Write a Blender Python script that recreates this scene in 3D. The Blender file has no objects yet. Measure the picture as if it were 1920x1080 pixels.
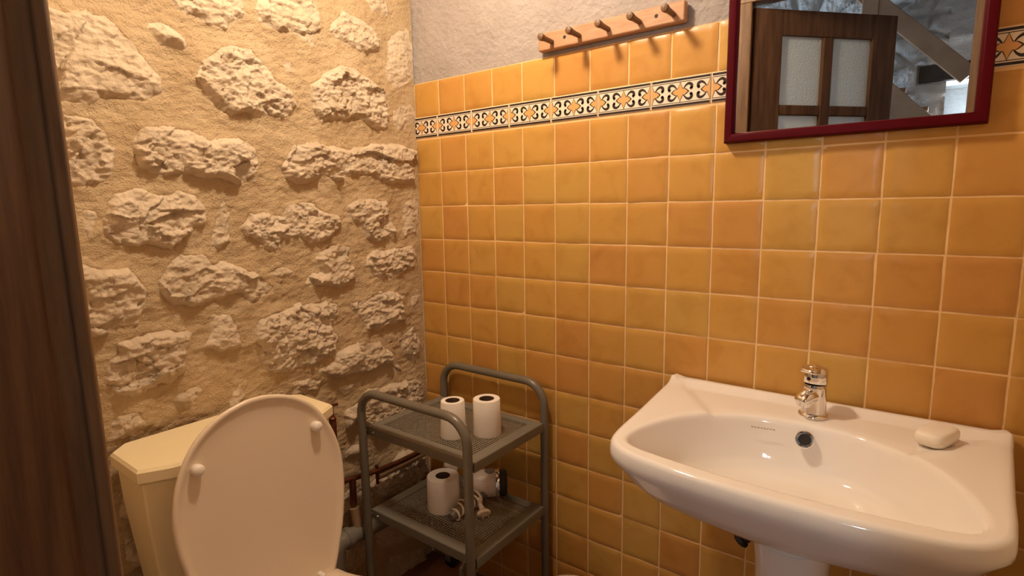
import bpy, bmesh, math, random
import numpy as np
from mathutils import Vector, Matrix

# ------------------------------------------------------------------ units
# All modelling coordinates are in wall-tile pitches (1 tile = 11 cm); origin at the room corner
# on the lower edge of the patterned border: x along the tiled wall, -y into the room, z up.
T = 0.11
Z0 = 13.636                      # border edge above the floor, in tiles
random.seed(7)
sc = bpy.context.scene
COL = sc.collection


def W(p):
    return Vector((p[0] * T, p[1] * T, (p[2] + Z0) * T))


# ------------------------------------------------------------------ camera
def cam_matrix(yaw, pitch, roll, loc):
    cy, sy, cp, sp, cr, sr = (math.cos(yaw), math.sin(yaw), math.cos(pitch), math.sin(pitch),
                              math.cos(roll), math.sin(roll))
    f = Vector((sy * cp, cy * cp, sp))
    r = Vector((cy, -sy, 0))
    u = r.cross(f)
    r2, u2 = cr * r + sr * u, -sr * r + cr * u
    m = Matrix((r2, u2, -f)).transposed().to_4x4()
    m.translation = loc
    return m


cd = bpy.data.cameras.new('camera')
cd.sensor_width = 36
cd.lens = 1030.12 * 36 / 1920
cd.clip_start = 0.02
cam = bpy.data.objects.new('camera', cd)
COL.objects.link(cam)
cam.matrix_world = cam_matrix(-0.6451, -0.1480, -0.0165, W((12.692, -12.116, -2.032)))
sc.camera = cam

# ------------------------------------------------------------------ world, daylight, exposure
wd = bpy.data.worlds.new('world')
sc.world = wd
wd.use_nodes = True
wd.node_tree.nodes['Background'].inputs[0].default_value = (0.60, 0.72, 0.90, 1)
wd.node_tree.nodes['Background'].inputs[1].default_value = 0.25


def area(name, loc, aim, sx, sy, power, col):
    ld = bpy.data.lights.new(name, 'AREA')
    ld.shape = 'RECTANGLE'
    ld.size, ld.size_y = sx, sy
    ld.energy = power
    ld.color = col
    o = bpy.data.objects.new(name, ld)
    COL.objects.link(o)
    o.location = W(loc)
    o.rotation_euler = (W(aim) - W(loc)).to_track_quat('-Z', 'Y').to_euler()
    return o


# daylight entering the hall behind the camera through its two windows
area('hall_window_daylight', (-2.6, -19.5, 1.0), (9.0, -21.5, 2.0), 0.75, 1.0, 28, (0.68, 0.83, 1.0))
area('niche_window_daylight', (15.2, -25.6, 1.6), (12.2, -15.0, -1.5), 0.26, 0.50, 17.0, (0.74, 0.87, 1.0))

vs = sc.view_settings
vs.view_transform = 'Standard'
vs.look = 'None'
vs.gamma = 1
vs.use_curve_mapping = False
vs.exposure = 0.0
BULB = 256.0


# ------------------------------------------------------------------ numpy noise
def _hash(ix, iy, seed):
    h = (ix.astype(np.int64) * 374761393 + iy.astype(np.int64) * 668265263 + seed * 2147483647) & 0xFFFFFFFF
    h = ((h ^ (h >> 13)) * 1274126177) & 0xFFFFFFFF
    h = h ^ (h >> 16)
    return (h & 0xFFFF) / 65535.0


def pnoise(x, y, seed=0):
    ix, iy = np.floor(x), np.floor(y)
    fx, fy = x - ix, y - iy

    def g(dx, dy):
        a = _hash(ix + dx, iy + dy, seed) * 2 * np.pi
        return np.cos(a) * (fx - dx) + np.sin(a) * (fy - dy)
    u = fx * fx * fx * (fx * (fx * 6 - 15) + 10)
    v = fy * fy * fy * (fy * (fy * 6 - 15) + 10)
    return ((g(0, 0) * (1 - u) + g(1, 0) * u) * (1 - v) + (g(0, 1) * (1 - u) + g(1, 1) * u) * v) * 1.5


def fbm(x, y, seed=0, octv=4, ridged=False):
    s = np.zeros_like(x)
    a, f = 0.5, 1.0
    for o in range(octv):
        n = pnoise(x * f, y * f, seed + o * 17)
        s += a * ((1 - 2 * np.abs(n)) if ridged else n)
        a *= 0.5
        f *= 2.03
    return s


def cellular(x, y, seed=0):
    """distance to nearest / second nearest feature point and the nearest cell's id"""
    ix, iy = np.floor(x), np.floor(y)
    d1 = np.full_like(x, 9.0)
    d2 = np.full_like(x, 9.0)
    cid = np.zeros_like(x)
    for dx in (-1, 0, 1):
        for dy in (-1, 0, 1):
            px = ix + dx + _hash(ix + dx, iy + dy, seed)
            py = iy + dy + _hash(ix + dx, iy + dy, seed + 5)
            d = np.hypot(x - px, y - py)
            c = _hash(ix + dx, iy + dy, seed + 9)
            nearer = d < d1
            d2 = np.where(nearer, d1, np.minimum(d2, d))
            cid = np.where(nearer, c, cid)
            d1 = np.where(nearer, d, d1)
    return d1, d2, cid


# ------------------------------------------------------------------ materials
def mat(name, col, rough=0.6, metal=0.0, spec=0.5, coat=0.0):
    m = bpy.data.materials.new(name)
    m.use_nodes = True
    b = m.node_tree.nodes['Principled BSDF']
    b.inputs['Base Color'].default_value = (*col, 1)
    b.inputs['Roughness'].default_value = rough
    b.inputs['Metallic'].default_value = metal
    b.inputs['Specular IOR Level'].default_value = spec
    if coat:
        b.inputs['Coat Weight'].default_value = coat
        b.inputs['Coat Roughness'].default_value = 0.06
    return m


def nodes(m):
    nt = m.node_tree
    return nt, nt.nodes, nt.links, nt.nodes['Principled BSDF']


def add(nt, kind, **kw):
    n = nt.nodes.new(kind)
    for k, v in kw.items():
        if k.startswith('i_'):
            n.inputs[k[2:].replace('_', ' ')].default_value = v
        else:
            setattr(n, k, v)
    return n


def ramp(nt, stops):
    r = nt.nodes.new('ShaderNodeValToRGB')
    e = r.color_ramp.elements
    while len(e) < len(stops):
        e.new(0.5)
    for k, (p, c) in enumerate(stops):
        e[k].position = p
        e[k].color = (*c, 1)
    return r


def mottled(name, stops, scale, rough, bump=0.0, bscale=None, detail=6, metal=0, spec=0.5, bdist=0.002, stretch=None,
            bump2=None, rand=False):
    m = mat(name, stops[0][1], rough, metal, spec)
    nt, N, L, b = nodes(m)
    tc = add(nt, 'ShaderNodeTexCoord')
    src = tc.outputs['Object']
    if rand:
        oi = add(nt, 'ShaderNodeObjectInfo')
        va = add(nt, 'ShaderNodeVectorMath', operation='ADD')
        mu = add(nt, 'ShaderNodeVectorMath', operation='SCALE')
        mu.inputs['Scale'].default_value = 37.0
        L.new(oi.outputs['Random'], mu.inputs[0])
        L.new(src, va.inputs[0])
        L.new(mu.outputs[0], va.inputs[1])
        src = va.outputs[0]
    if stretch:
        mp = add(nt, 'ShaderNodeMapping')
        mp.inputs['Scale'].default_value = stretch
        L.new(src, mp.inputs['Vector'])
        src = mp.outputs[0]
    n = add(nt, 'ShaderNodeTexNoise', i_Scale=scale, i_Detail=detail, i_Roughness=0.6)
    L.new(src, n.inputs['Vector'])
    r = ramp(nt, stops)
    L.new(n.outputs['Fac'], r.inputs[0])
    L.new(r.outputs[0], b.inputs['Base Color'])
    if bump:
        n2 = add(nt, 'ShaderNodeTexNoise', i_Scale=bscale or scale, i_Detail=8, i_Roughness=0.65)
        L.new(src, n2.inputs['Vector'])
        bp = add(nt, 'ShaderNodeBump', i_Strength=bump, i_Distance=bdist)
        L.new(n2.outputs['Fac'], bp.inputs['Height'])
        last = bp
        if bump2:
            n3 = add(nt, 'ShaderNodeTexVoronoi', i_Scale=bump2[0])
            L.new(src, n3.inputs['Vector'])
            bp2 = add(nt, 'ShaderNodeBump', i_Strength=bump2[1], i_Distance=bump2[2])
            L.new(n3.outputs['Distance'], bp2.inputs['Height'])
            L.new(bp.outputs[0], bp2.inputs['Normal'])
            last = bp2
        L.new(last.outputs[0], b.inputs['Normal'])
    return m


def s2l(r, g, b):
    return tuple(((c / 255) / 12.92 if c / 255 <= 0.04045 else ((c / 255 + 0.055) / 1.055) ** 2.4) for c in (r, g, b))


M = {}
M['mortar'] = mottled('lime_mortar', [(0.25, s2l(190, 162, 126)), (0.5, s2l(204, 177, 140)), (0.75, s2l(214, 189, 154))],
                      9, 0.95, 1.0, 95, spec=0.15, bdist=0.007, bump2=(260, 0.5, 0.003))
M['stone'] = mottled('limestone', [(0.3, s2l(198, 176, 148)), (0.5, s2l(215, 194, 167)), (0.75, s2l(225, 206, 181))],
                     11, 0.9, 0.9, 75, spec=0.2, bdist=0.007, rand=True, bump2=(70, 0.45, 0.006))
M['plaster'] = mottled('white_rough_plaster', [(0.3, s2l(168, 157, 151)), (0.7, s2l(181, 170, 164))],
                       6, 0.95, 1.0, 75, spec=0.15, bdist=0.006, bump2=(110, 0.3, 0.002))
M['ceiling'] = mottled('ceiling_boards', [(0.3, s2l(96, 70, 48)), (0.7, s2l(124, 94, 66))], 8, 0.7, 0.3, 40, stretch=(.6, 5, 5))
M['old_plaster'] = mottled('old_pale_plaster', [(0.3, s2l(214, 196, 172)), (0.7, s2l(228, 212, 190))], 5, 0.95, 0.6, 60, spec=0.15)
M['grout'] = mottled('cream_grout', [(0.3, s2l(232, 190, 134)), (0.7, s2l(244, 208, 156))], 20, 0.9, 0.4, 300,
                     spec=0.2, bdist=0.001)
M['cream'] = mat('border_cream_glaze', s2l(238, 222, 200), 0.25)
M['ink'] = mat('border_dark_ink', s2l(38, 22, 22), 0.3)
M['starfill'] = mat('border_orange_ink', s2l(224, 168, 104), 0.3)
M['ceramic'] = mat('white_ceramic', s2l(246, 240, 234), 0.07, 0, 0.5)
M['cream_plastic'] = mottled('cream_plastic', [(0.3, s2l(246, 228, 184)), (0.7, s2l(250, 234, 194))], 3, 0.4, spec=0.35)
M['seat_plastic'] = mat('ivory_seat_plastic', s2l(232, 212, 186), 0.3)
M['white_plastic'] = mat('white_plastic', s2l(238, 228, 216), 0.32)
M['chrome'] = mat('chrome', (0.82, 0.80, 0.78), 0.08, 1.0)
M['stamp_ink'] = mat('stamp_ink', s2l(150, 118, 92), 0.4)
M['dark'] = mat('dark_hole', (0.012, 0.010, 0.009), 0.7)
M['rubber'] = mat('dark_rubber', s2l(40, 34, 32), 0.6)
M['grey_metal'] = mottled('grey_lacquered_metal', [(0.3, s2l(110, 102, 90)), (0.7, s2l(121, 113, 100))], 5, 0.27, 0.05, 400,
                          spec=0.5, bdist=0.0005)
M['shelf_metal'] = mottled('grey_lacquered_sheet', [(0.3, s2l(118, 111, 99)), (0.7, s2l(128, 121, 108))], 5, 0.5, spec=0.4)
M['paper'] = mottled('tissue_paper', [(0.3, s2l(238, 228, 218)), (0.7, s2l(246, 238, 230))], 12, 0.95, 0.25, 160,
                     spec=0.1, bdist=0.002)
M['card'] = mat('cardboard_core', s2l(88, 66, 48), 0.95)
M['soap'] = mottled('soap', [(0.3, s2l(244, 233, 220)), (0.7, s2l(249, 240, 229))], 14, 0.45, 0.15, 30, spec=0.4)
M['red'] = mottled('dark_red_lacquer', [(0.3, s2l(74, 0, 12)), (0.7, s2l(83, 1, 15))], 4, 0.5, spec=0.1)
M['glass_mirror'] = mat('mirror_silver', (0.80, 0.82, 0.83), 0.0, 1.0)
M['rack_wood'] = mottled('rack_wood', [(0.25, s2l(172, 124, 90)), (0.55, s2l(192, 146, 112)), (0.8, s2l(204, 160, 126))],
                         14, 0.5, 0.15, 60, spec=0.35, stretch=(1, 6, 6))
M['peg_wood'] = mottled('peg_wood', [(0.3, s2l(104, 72, 48)), (0.7, s2l(128, 92, 62))], 30, 0.5, 0.15, 60)
M['door_wood'] = mottled('old_door_wood', [(0.25, s2l(58, 38, 25)), (0.5, s2l(84, 58, 40)), (0.8, s2l(106, 77, 54))],
                         9, 0.7, 0.25, 50, spec=0.2, stretch=(5, 5, 0.5))
M['jamb_wood'] = mottled('door_frame_wood', [(0.25, s2l(74, 50, 32)), (0.5, s2l(110, 80, 52)), (0.8, s2l(136, 104, 72))],
                         11, 0.55, 0.3, 60, stretch=(5, 5, 0.45))
M['stair_wood'] = mottled('stair_wood', [(0.3, s2l(138, 108, 84)), (0.7, s2l(166, 134, 106))], 6, 0.6, 0.2, 40)
M['beam'] = mottled('dark_beam', [(0.3, s2l(46, 40, 36)), (0.7, s2l(66, 58, 52))], 10, 0.8, 0.4, 40)
M['copper'] = mottled('tarnished_copper', [(0.3, s2l(84, 44, 28)), (0.7, s2l(122, 70, 44))], 20, 0.5, metal=0.6)
M['clad_pipe'] = mottled('painted_pipe', [(0.3, s2l(150, 118, 86)), (0.7, s2l(172, 140, 104))], 20, 0.7)
M['pvc'] = mat('grey_plastic_pipe', s2l(132, 124, 112), 0.45)
M['bin'] = mat('bin_enamel', s2l(226, 212, 200), 0.25)
M['floor'] = mottled('terracotta', [(0.3, s2l(118, 70, 46)), (0.7, s2l(150, 94, 62))], 8, 0.6, 0.2, 60, rand=True)
M['floor_joint'] = mat('floor_joint', s2l(120, 104, 88), 0.95)
M['hall_stone'] = mottled('whitewashed_stone', [(0.3, s2l(196, 196, 196)), (0.7, s2l(224, 224, 222))], 5, 0.95, 1.0, 22,
                          spec=0.15, bdist=0.02)
M['dryer_white'] = mat('dryer_white', s2l(226, 212, 204), 0.35)
M['dryer_grey'] = mat('dryer_grey', s2l(120, 108, 100), 0.45)
M['cord'] = mat('cord_white', s2l(228, 206, 184), 0.5)

# orange glazed wall tile: tone varies from tile to tile
m = mat('orange_glazed_tile', (0.6, 0.3, 0.08), 0.3, 0, 0.4)
nt, N, L, b = nodes(m)
oi = add(nt, 'ShaderNodeObjectInfo')
r1 = ramp(nt, [(0.0, s2l(200, 143, 75)), (0.35, s2l(203, 150, 75)), (0.7, s2l(205, 155, 78)), (1.0, s2l(201, 158, 82))])
L.new(oi.outputs['Random'], r1.inputs[0])
tc = add(nt, 'ShaderNodeTexCoord')
mu = add(nt, 'ShaderNodeVectorMath', operation='SCALE')
mu.inputs['Scale'].default_value = 51.0
L.new(oi.outputs['Random'], mu.inputs[0])
va = add(nt, 'ShaderNodeVectorMath', operation='ADD')
L.new(tc.outputs['Object'], va.inputs[0])
L.new(mu.outputs[0], va.inputs[1])
n1 = add(nt, 'ShaderNodeTexNoise', i_Scale=16.0, i_Detail=4.0, i_Distortion=0.6)
L.new(va.outputs[0], n1.inputs['Vector'])
r2 = ramp(nt, [(0.25, (0.86, 0.80, 0.70)), (0.5, (0.97, 0.96, 0.93)), (0.8, (1.0, 1.0, 1.0))])
L.new(n1.outputs['Fac'], r2.inputs[0])
mx = add(nt, 'ShaderNodeMix', data_type='RGBA', blend_type='MULTIPLY')
mx.inputs[0].default_value = 1
L.new(r1.outputs[0], mx.inputs[6])
L.new(r2.outputs[0], mx.inputs[7])
L.new(mx.outputs[2], b.inputs['Base Color'])
n2 = add(nt, 'ShaderNodeTexNoise', i_Scale=22.0, i_Detail=3.0)
L.new(va.outputs[0], n2.inputs['Vector'])
bp = add(nt, 'ShaderNodeBump', i_Strength=0.35, i_Distance=0.003)
L.new(n2.outputs['Fac'], bp.inputs['Height'])
L.new(bp.outputs[0], b.inputs['Normal'])
M['tile'] = m

# frosted door glass
m = mat('frosted_glass', s2l(215, 220, 218), 0.45, 0, 0.5)
nt, N, L, b = nodes(m)
b.inputs['Transmission Weight'].default_value = 0.45
vo = add(nt, 'ShaderNodeTexVoronoi', i_Scale=140.0)
tc = add(nt, 'ShaderNodeTexCoord')
L.new(tc.outputs['Object'], vo.inputs['Vector'])
bp = add(nt, 'ShaderNodeBump', i_Strength=0.6, i_Distance=0.003)
L.new(vo.outputs['Distance'], bp.inputs['Height'])
L.new(bp.outputs[0], b.inputs['Normal'])
M['frosted'] = m

m = mat('bulb_glow', (1, 0.9, 0.7), 0.4)
b = m.node_tree.nodes['Principled BSDF']
b.inputs['Emission Color'].default_value = (1.0, 0.82, 0.60, 1)
b.inputs['Emission Strength'].default_value = BULB
M['bulb'] = m


# ------------------------------------------------------------------ mesh building
class MB:
    def __init__(s):
        s.v, s.f, s.m = [], [], []

    def addv(s, pts):
        n = len(s.v)
        s.v.extend([tuple(p) for p in pts])
        return n

    def face(s, idx, mi=0):
        s.f.append(tuple(idx))
        s.m.append(mi)

    def box(s, x0, x1, y0, y1, z0, z1, mi=0):
        n = s.addv([(x0, y0, z0), (x1, y0, z0), (x1, y1, z0), (x0, y1, z0),
                    (x0, y0, z1), (x1, y0, z1), (x1, y1, z1), (x0, y1, z1)])
        for q in ((0, 3, 2, 1), (4, 5, 6, 7), (0, 1, 5, 4), (1, 2, 6, 5), (2, 3, 7, 6), (3, 0, 4, 7)):
            s.face([n + i for i in q], mi)
        return s

    def rings(s, rs, cap0=True, cap1=True, mi=0, closed=True):
        n = len(rs[0])
        base = [s.addv(r) for r in rs]
        for a, c in zip(base[:-1], base[1:]):
            for i in range(n if closed else n - 1):
                j = (i + 1) % n
                s.face((a + i, a + j, c + j, c + i), mi)
        if cap0:
            s.face([base[0] + i for i in reversed(range(n))], mi)
        if cap1:
            s.face([base[-1] + i for i in range(n)], mi)
        return s

    def tube(s, pts, r, seg=10, cap=True, mi=0):
        pts = [Vector(p) for p in pts]
        rs = []
        up = None
        for i, p in enumerate(pts):
            d = (pts[min(i + 1, len(pts) - 1)] - pts[max(i - 1, 0)]).normalized()
            if up is None:
                up = Vector((0, 0, 1)) if abs(d.z) < 0.9 else Vector((1, 0, 0))
            a = (up - d * up.dot(d)).normalized()
            up = a
            c = d.cross(a)
            rr = r[i] if isinstance(r, (list, tuple)) else r
            rs.append([p + (a * math.cos(t) + c * math.sin(t)) * rr
                       for t in [2 * math.pi * k / seg for k in range(seg)]])
        return s.rings(rs, cap, cap, mi)

    def lathe(s, prof, o, axis=(0, 0, 1), seg=28, cap0=True, cap1=True, mi=0):
        """prof: (radius, height along the axis) pairs"""
        o, d = Vector(o), Vector(axis).normalized()
        a = (Vector((1, 0, 0)) if abs(d.x) < 0.9 else Vector((0, 1, 0)))
        a = (a - d * a.dot(d)).normalized()
        c = d.cross(a)
        rs = [[o + d * h + (a * math.cos(t) + c * math.sin(t)) * max(r, 1e-4)
               for t in [2 * math.pi * k / seg for k in range(seg)]] for r, h in prof]
        return s.rings(rs, cap0, cap1, mi)

    def prism(s, poly, y0, y1, mi=0):
        """polygon in (x, z) extruded along y"""
        return s.rings([[(x, y0, z) for x, z in poly], [(x, y1, z) for x, z in poly]], True, True, mi)

    def build(s, name, mats, parent=None, smooth=35, origin=None, bevel=0, bseg=2, link=True):
        """coordinates in tiles -> mesh object in metres; origin in tiles"""
        o0 = parent.get('_o') if parent is not None else None
        org = Vector(o0) if o0 is not None else (W(origin) if origin is not None else Vector((0, 0, 0)))
        me = bpy.data.meshes.new(name)
        me.from_pydata([W(p) - org for p in s.v], [], s.f)
        if not isinstance(mats, (list, tuple)):
            mats = [mats]
        for mm in mats:
            me.materials.append(M[mm] if isinstance(mm, str) else mm)
        me.polygons.foreach_set('material_index', s.m)
        bm = bmesh.new()
        bm.from_mesh(me)
        bmesh.ops.recalc_face_normals(bm, faces=bm.faces)
        bm.to_mesh(me)
        bm.free()
        if smooth:
            me.polygons.foreach_set('use_smooth', [True] * len(me.polygons))
            me.set_sharp_from_angle(angle=math.radians(smooth))
        o = bpy.data.objects.new(name, me)
        COL.objects.link(o)
        if parent is not None:
            o.parent = parent
        else:
            o.location = org
        if bevel:
            md = o.modifiers.new('bevel', 'BEVEL')
            md.width = bevel * T
            md.segments = bseg
            md.limit_method = 'ANGLE'
            md.angle_limit = math.radians(40)
        o['_o'] = tuple(org)
        return o


def empty(name, loc):
    o = bpy.data.objects.new(name, None)
    COL.objects.link(o)
    o.location = W(loc)
    o.empty_display_size = 0.05
    o['_o'] = tuple(W(loc))
    return o


def tag(o, label, cat=None, group=None, kind=None):
    o['label'] = label
    if cat:
        o['category'] = cat
    if group:
        o['group'] = group
    if kind:
        o['kind'] = kind
    return o


def fast_mesh(name, verts, quads, material, parent, loc=None, smooth=True):
    """numpy verts in metres (world) -> object under parent"""
    org = np.array(parent['_o']) if parent is not None else np.zeros(3)
    me = bpy.data.meshes.new(name)
    v = (verts - org).astype(np.float32)
    me.vertices.add(len(v))
    me.vertices.foreach_set('co', v.ravel())
    me.loops.add(quads.size)
    me.loops.foreach_set('vertex_index', quads.ravel().astype(np.int32))
    me.polygons.add(len(quads))
    me.polygons.foreach_set('loop_start', np.arange(0, quads.size, 4, dtype=np.int32))
    me.polygons.foreach_set('loop_total', np.full(len(quads), 4, dtype=np.int32))
    me.update(calc_edges=True)
    if smooth:
        me.polygons.foreach_set('use_smooth', [True] * len(me.polygons))
    me.materials.append(material)
    o = bpy.data.objects.new(name, me)
    COL.objects.link(o)
    if parent is not None:
        o.parent = parent
    o['_o'] = tuple(org)
    return o


def arc(c, r, a0, a1, n):
    return [(c[0] + r * math.cos(math.radians(a0 + (a1 - a0) * k / n)),
             c[1] + r * math.sin(math.radians(a0 + (a1 - a0) * k / n))) for k in range(n + 1)]


def smoothed(pts, n=8, closed=True):
    """Catmull-Rom through 2D/3D points"""
    P = [Vector(p) if len(p) == 3 else Vector((p[0], p[1], 0)) for p in pts]
    out = []
    cnt = len(P)
    for i in range(cnt if closed else cnt - 1):
        p0, p1, p2, p3 = (P[(i - 1) % cnt], P[i], P[(i + 1) % cnt], P[(i + 2) % cnt]) if closed else \
            (P[max(i - 1, 0)], P[i], P[i + 1], P[min(i + 2, cnt - 1)])
        for k in range(n):
            t = k / n
            out.append(0.5 * ((2 * p1) + (p2 - p0) * t + (2 * p0 - 5 * p1 + 4 * p2 - p3) * t * t +
                              (3 * p1 - p0 - 3 * p2 + p3) * t ** 3))
    if not closed:
        out.append(P[-1])
    return out


# ================================================================== THE SETTING
XR, YF, ZC, ZF = 16.0, -10.58, 8.2, -13.636      # far end wall, doorway wall, ceiling, floor


def struct(o, label):
    o['kind'] = 'structure'
    o['label'] = label
    return o


# ---- tiled wall (right of the picture): grout bed, plaster above, tiles as pieces
mb = MB()
mb.box(-1.2, XR + 0.6, 0.014, 1.6, ZF - 0.4, 1.64)
mb.box(-1.2, XR + 0.6, 0.06, 1.6, 1.64, ZC + 0.4)
wall_right = mb.build('wall_right', 'grout', smooth=0)
struct(wall_right, 'orange tiled wall with rough white plaster above')

# plaster skin, trowelled
xs = np.arange(-0.3, XR + 0.01, 0.055)
zs = np.arange(1.58, ZC + 0.05, 0.055)
X, Z = np.meshgrid(xs, zs)
H = 0.035 * fbm(X * 1.3, Z * 1.3, 3, 3) + 0.030 * fbm(X * 5.0 + Z * 1.5, Z * 7.0, 8, 3)
Y = 0.030 - H
Vv = np.stack([X * T, Y * T, (Z + Z0) * T], -1).reshape(-1, 3)
ny, nx = X.shape
idx = np.arange(nx * ny).reshape(ny, nx)
Q = np.stack([idx[:-1, :-1], idx[:-1, 1:], idx[1:, 1:], idx[1:, :-1]], -1).reshape(-1, 4)
pl = fast_mesh('plaster', Vv, Q, M['plaster'], wall_right)
pl['label'] = 'rough white trowelled plaster'


# ---- tiles
def tile_mesh(k, n=8, half=0.4815, halfz=None, cut=None):
    """one hand-made glazed tile, centre at origin, front towards -y, in metres"""
    hz = halfz or half
    u = np.linspace(-1, 1, n + 1)
    U, V_ = np.meshgrid(u, u)
    ex = half * (1 + 0.012 * fbm(U * 0 + k * 3.1, V_ * 2.2 + k, k, 2))
    ez = hz * (1 + 0.012 * fbm(U * 2.2 + k, V_ * 0 + k * 1.7, k + 40, 2))
    xx, zz = U * ex, V_ * ez
    e = np.maximum(np.abs(U), np.abs(V_))
    yy = -0.012 - 0.006 * pnoise(U * 1.1 + k * 2.3, V_ * 1.1 + k, k) + 0.022 * np.clip((e - 0.93) / 0.07, 0, 1)
    # grid squeezed towards the edges so that the rounded arris stays narrow
    sq = np.sign(U) * np.abs(U) ** 0.55
    sv = np.sign(V_) * np.abs(V_) ** 0.55
    xx, zz = sq * ex, sv * ez
    e = np.maximum(np.abs(sq), np.abs(sv))
    yy = -0.014 - 0.008 * pnoise(sq * 1.1 + k * 2.3, sv * 1.1 + k, k) + 0.02 * np.clip((e - 0.955) / 0.045, 0, 1)
    verts = [(a * T, c * T, d * T) for a, c, d in zip(xx.ravel(), yy.ravel(), zz.ravel())]
    faces = []
    w = n + 1
    for j in range(n):
        for i in range(n):
            faces.append((j * w + i, j * w + i + 1, (j + 1) * w + i + 1, (j + 1) * w + i))
    rim = [i for i in range(w)] + [j * w + n for j in range(1, w)] + [n * w + i for i in range(n - 1, -1, -1)] + \
          [j * w for j in range(n - 1, 0, -1)]
    b0 = len(verts)
    verts += [(verts[r][0], 0.05 * T, verts[r][2]) for r in rim]
    for q in range(len(rim)):
        q2 = (q + 1) % len(rim)
        faces.append((rim[q2], rim[q], b0 + q, b0 + q2))
    me = bpy.data.meshes.new('tile')
    me.from_pydata(verts, [], faces)
    me.polygons.foreach_set('use_smooth', [True] * len(me.polygons))
    me.set_sharp_from_angle(angle=math.radians(50))
    me.materials.append(M['tile'])
    return me


tmesh = [tile_mesh(k) for k in range(7)]
low = 1.0 - (14 - 13.636)


def put(name, me, x, z, parent, spin=0, y=0.0, sz=1.0):
    o = bpy.data.objects.new(name, me)
    COL.objects.link(o)
    o.parent = parent
    o.location = (x * T, y * T, (z + Z0) * T)
    o.rotation_euler = (random.uniform(-.006, .006), spin, random.uniform(-.006, .006))
    o.scale = (1, 1, sz)
    return o


for i in range(16):
    put('tile', random.choice(tmesh), i + 0.5, 1.145, wall_right, 0, 0.0, 0.985)
    for j in range(14):
        h = 1.0 if j < 13 else low
        zc = -j - 0.5 if j < 13 else -13 - low / 2
        put('tile', random.choice(tmesh), i + 0.5, zc, wall_right, random.choice((0, math.pi)) if j < 13 else 0,
            random.uniform(-.004, .004), h)


# ---- patterned border tiles
def stroke(pts, ws, k=7):
    c = smoothed(pts, k, closed=False)
    wv = np.interp(np.linspace(0, len(ws) - 1, len(c)), range(len(ws)), ws)
    Lp, Rp = [], []
    for i, p in enumerate(c):
        d = (c[min(i + 1, len(c) - 1)] - c[max(i - 1, 0)]).normalized()
        nrm = Vector((-d.y, d.x, 0))
        Lp.append(p + nrm * wv[i])
        Rp.append(p - nrm * wv[i])
    return Lp, Rp


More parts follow.
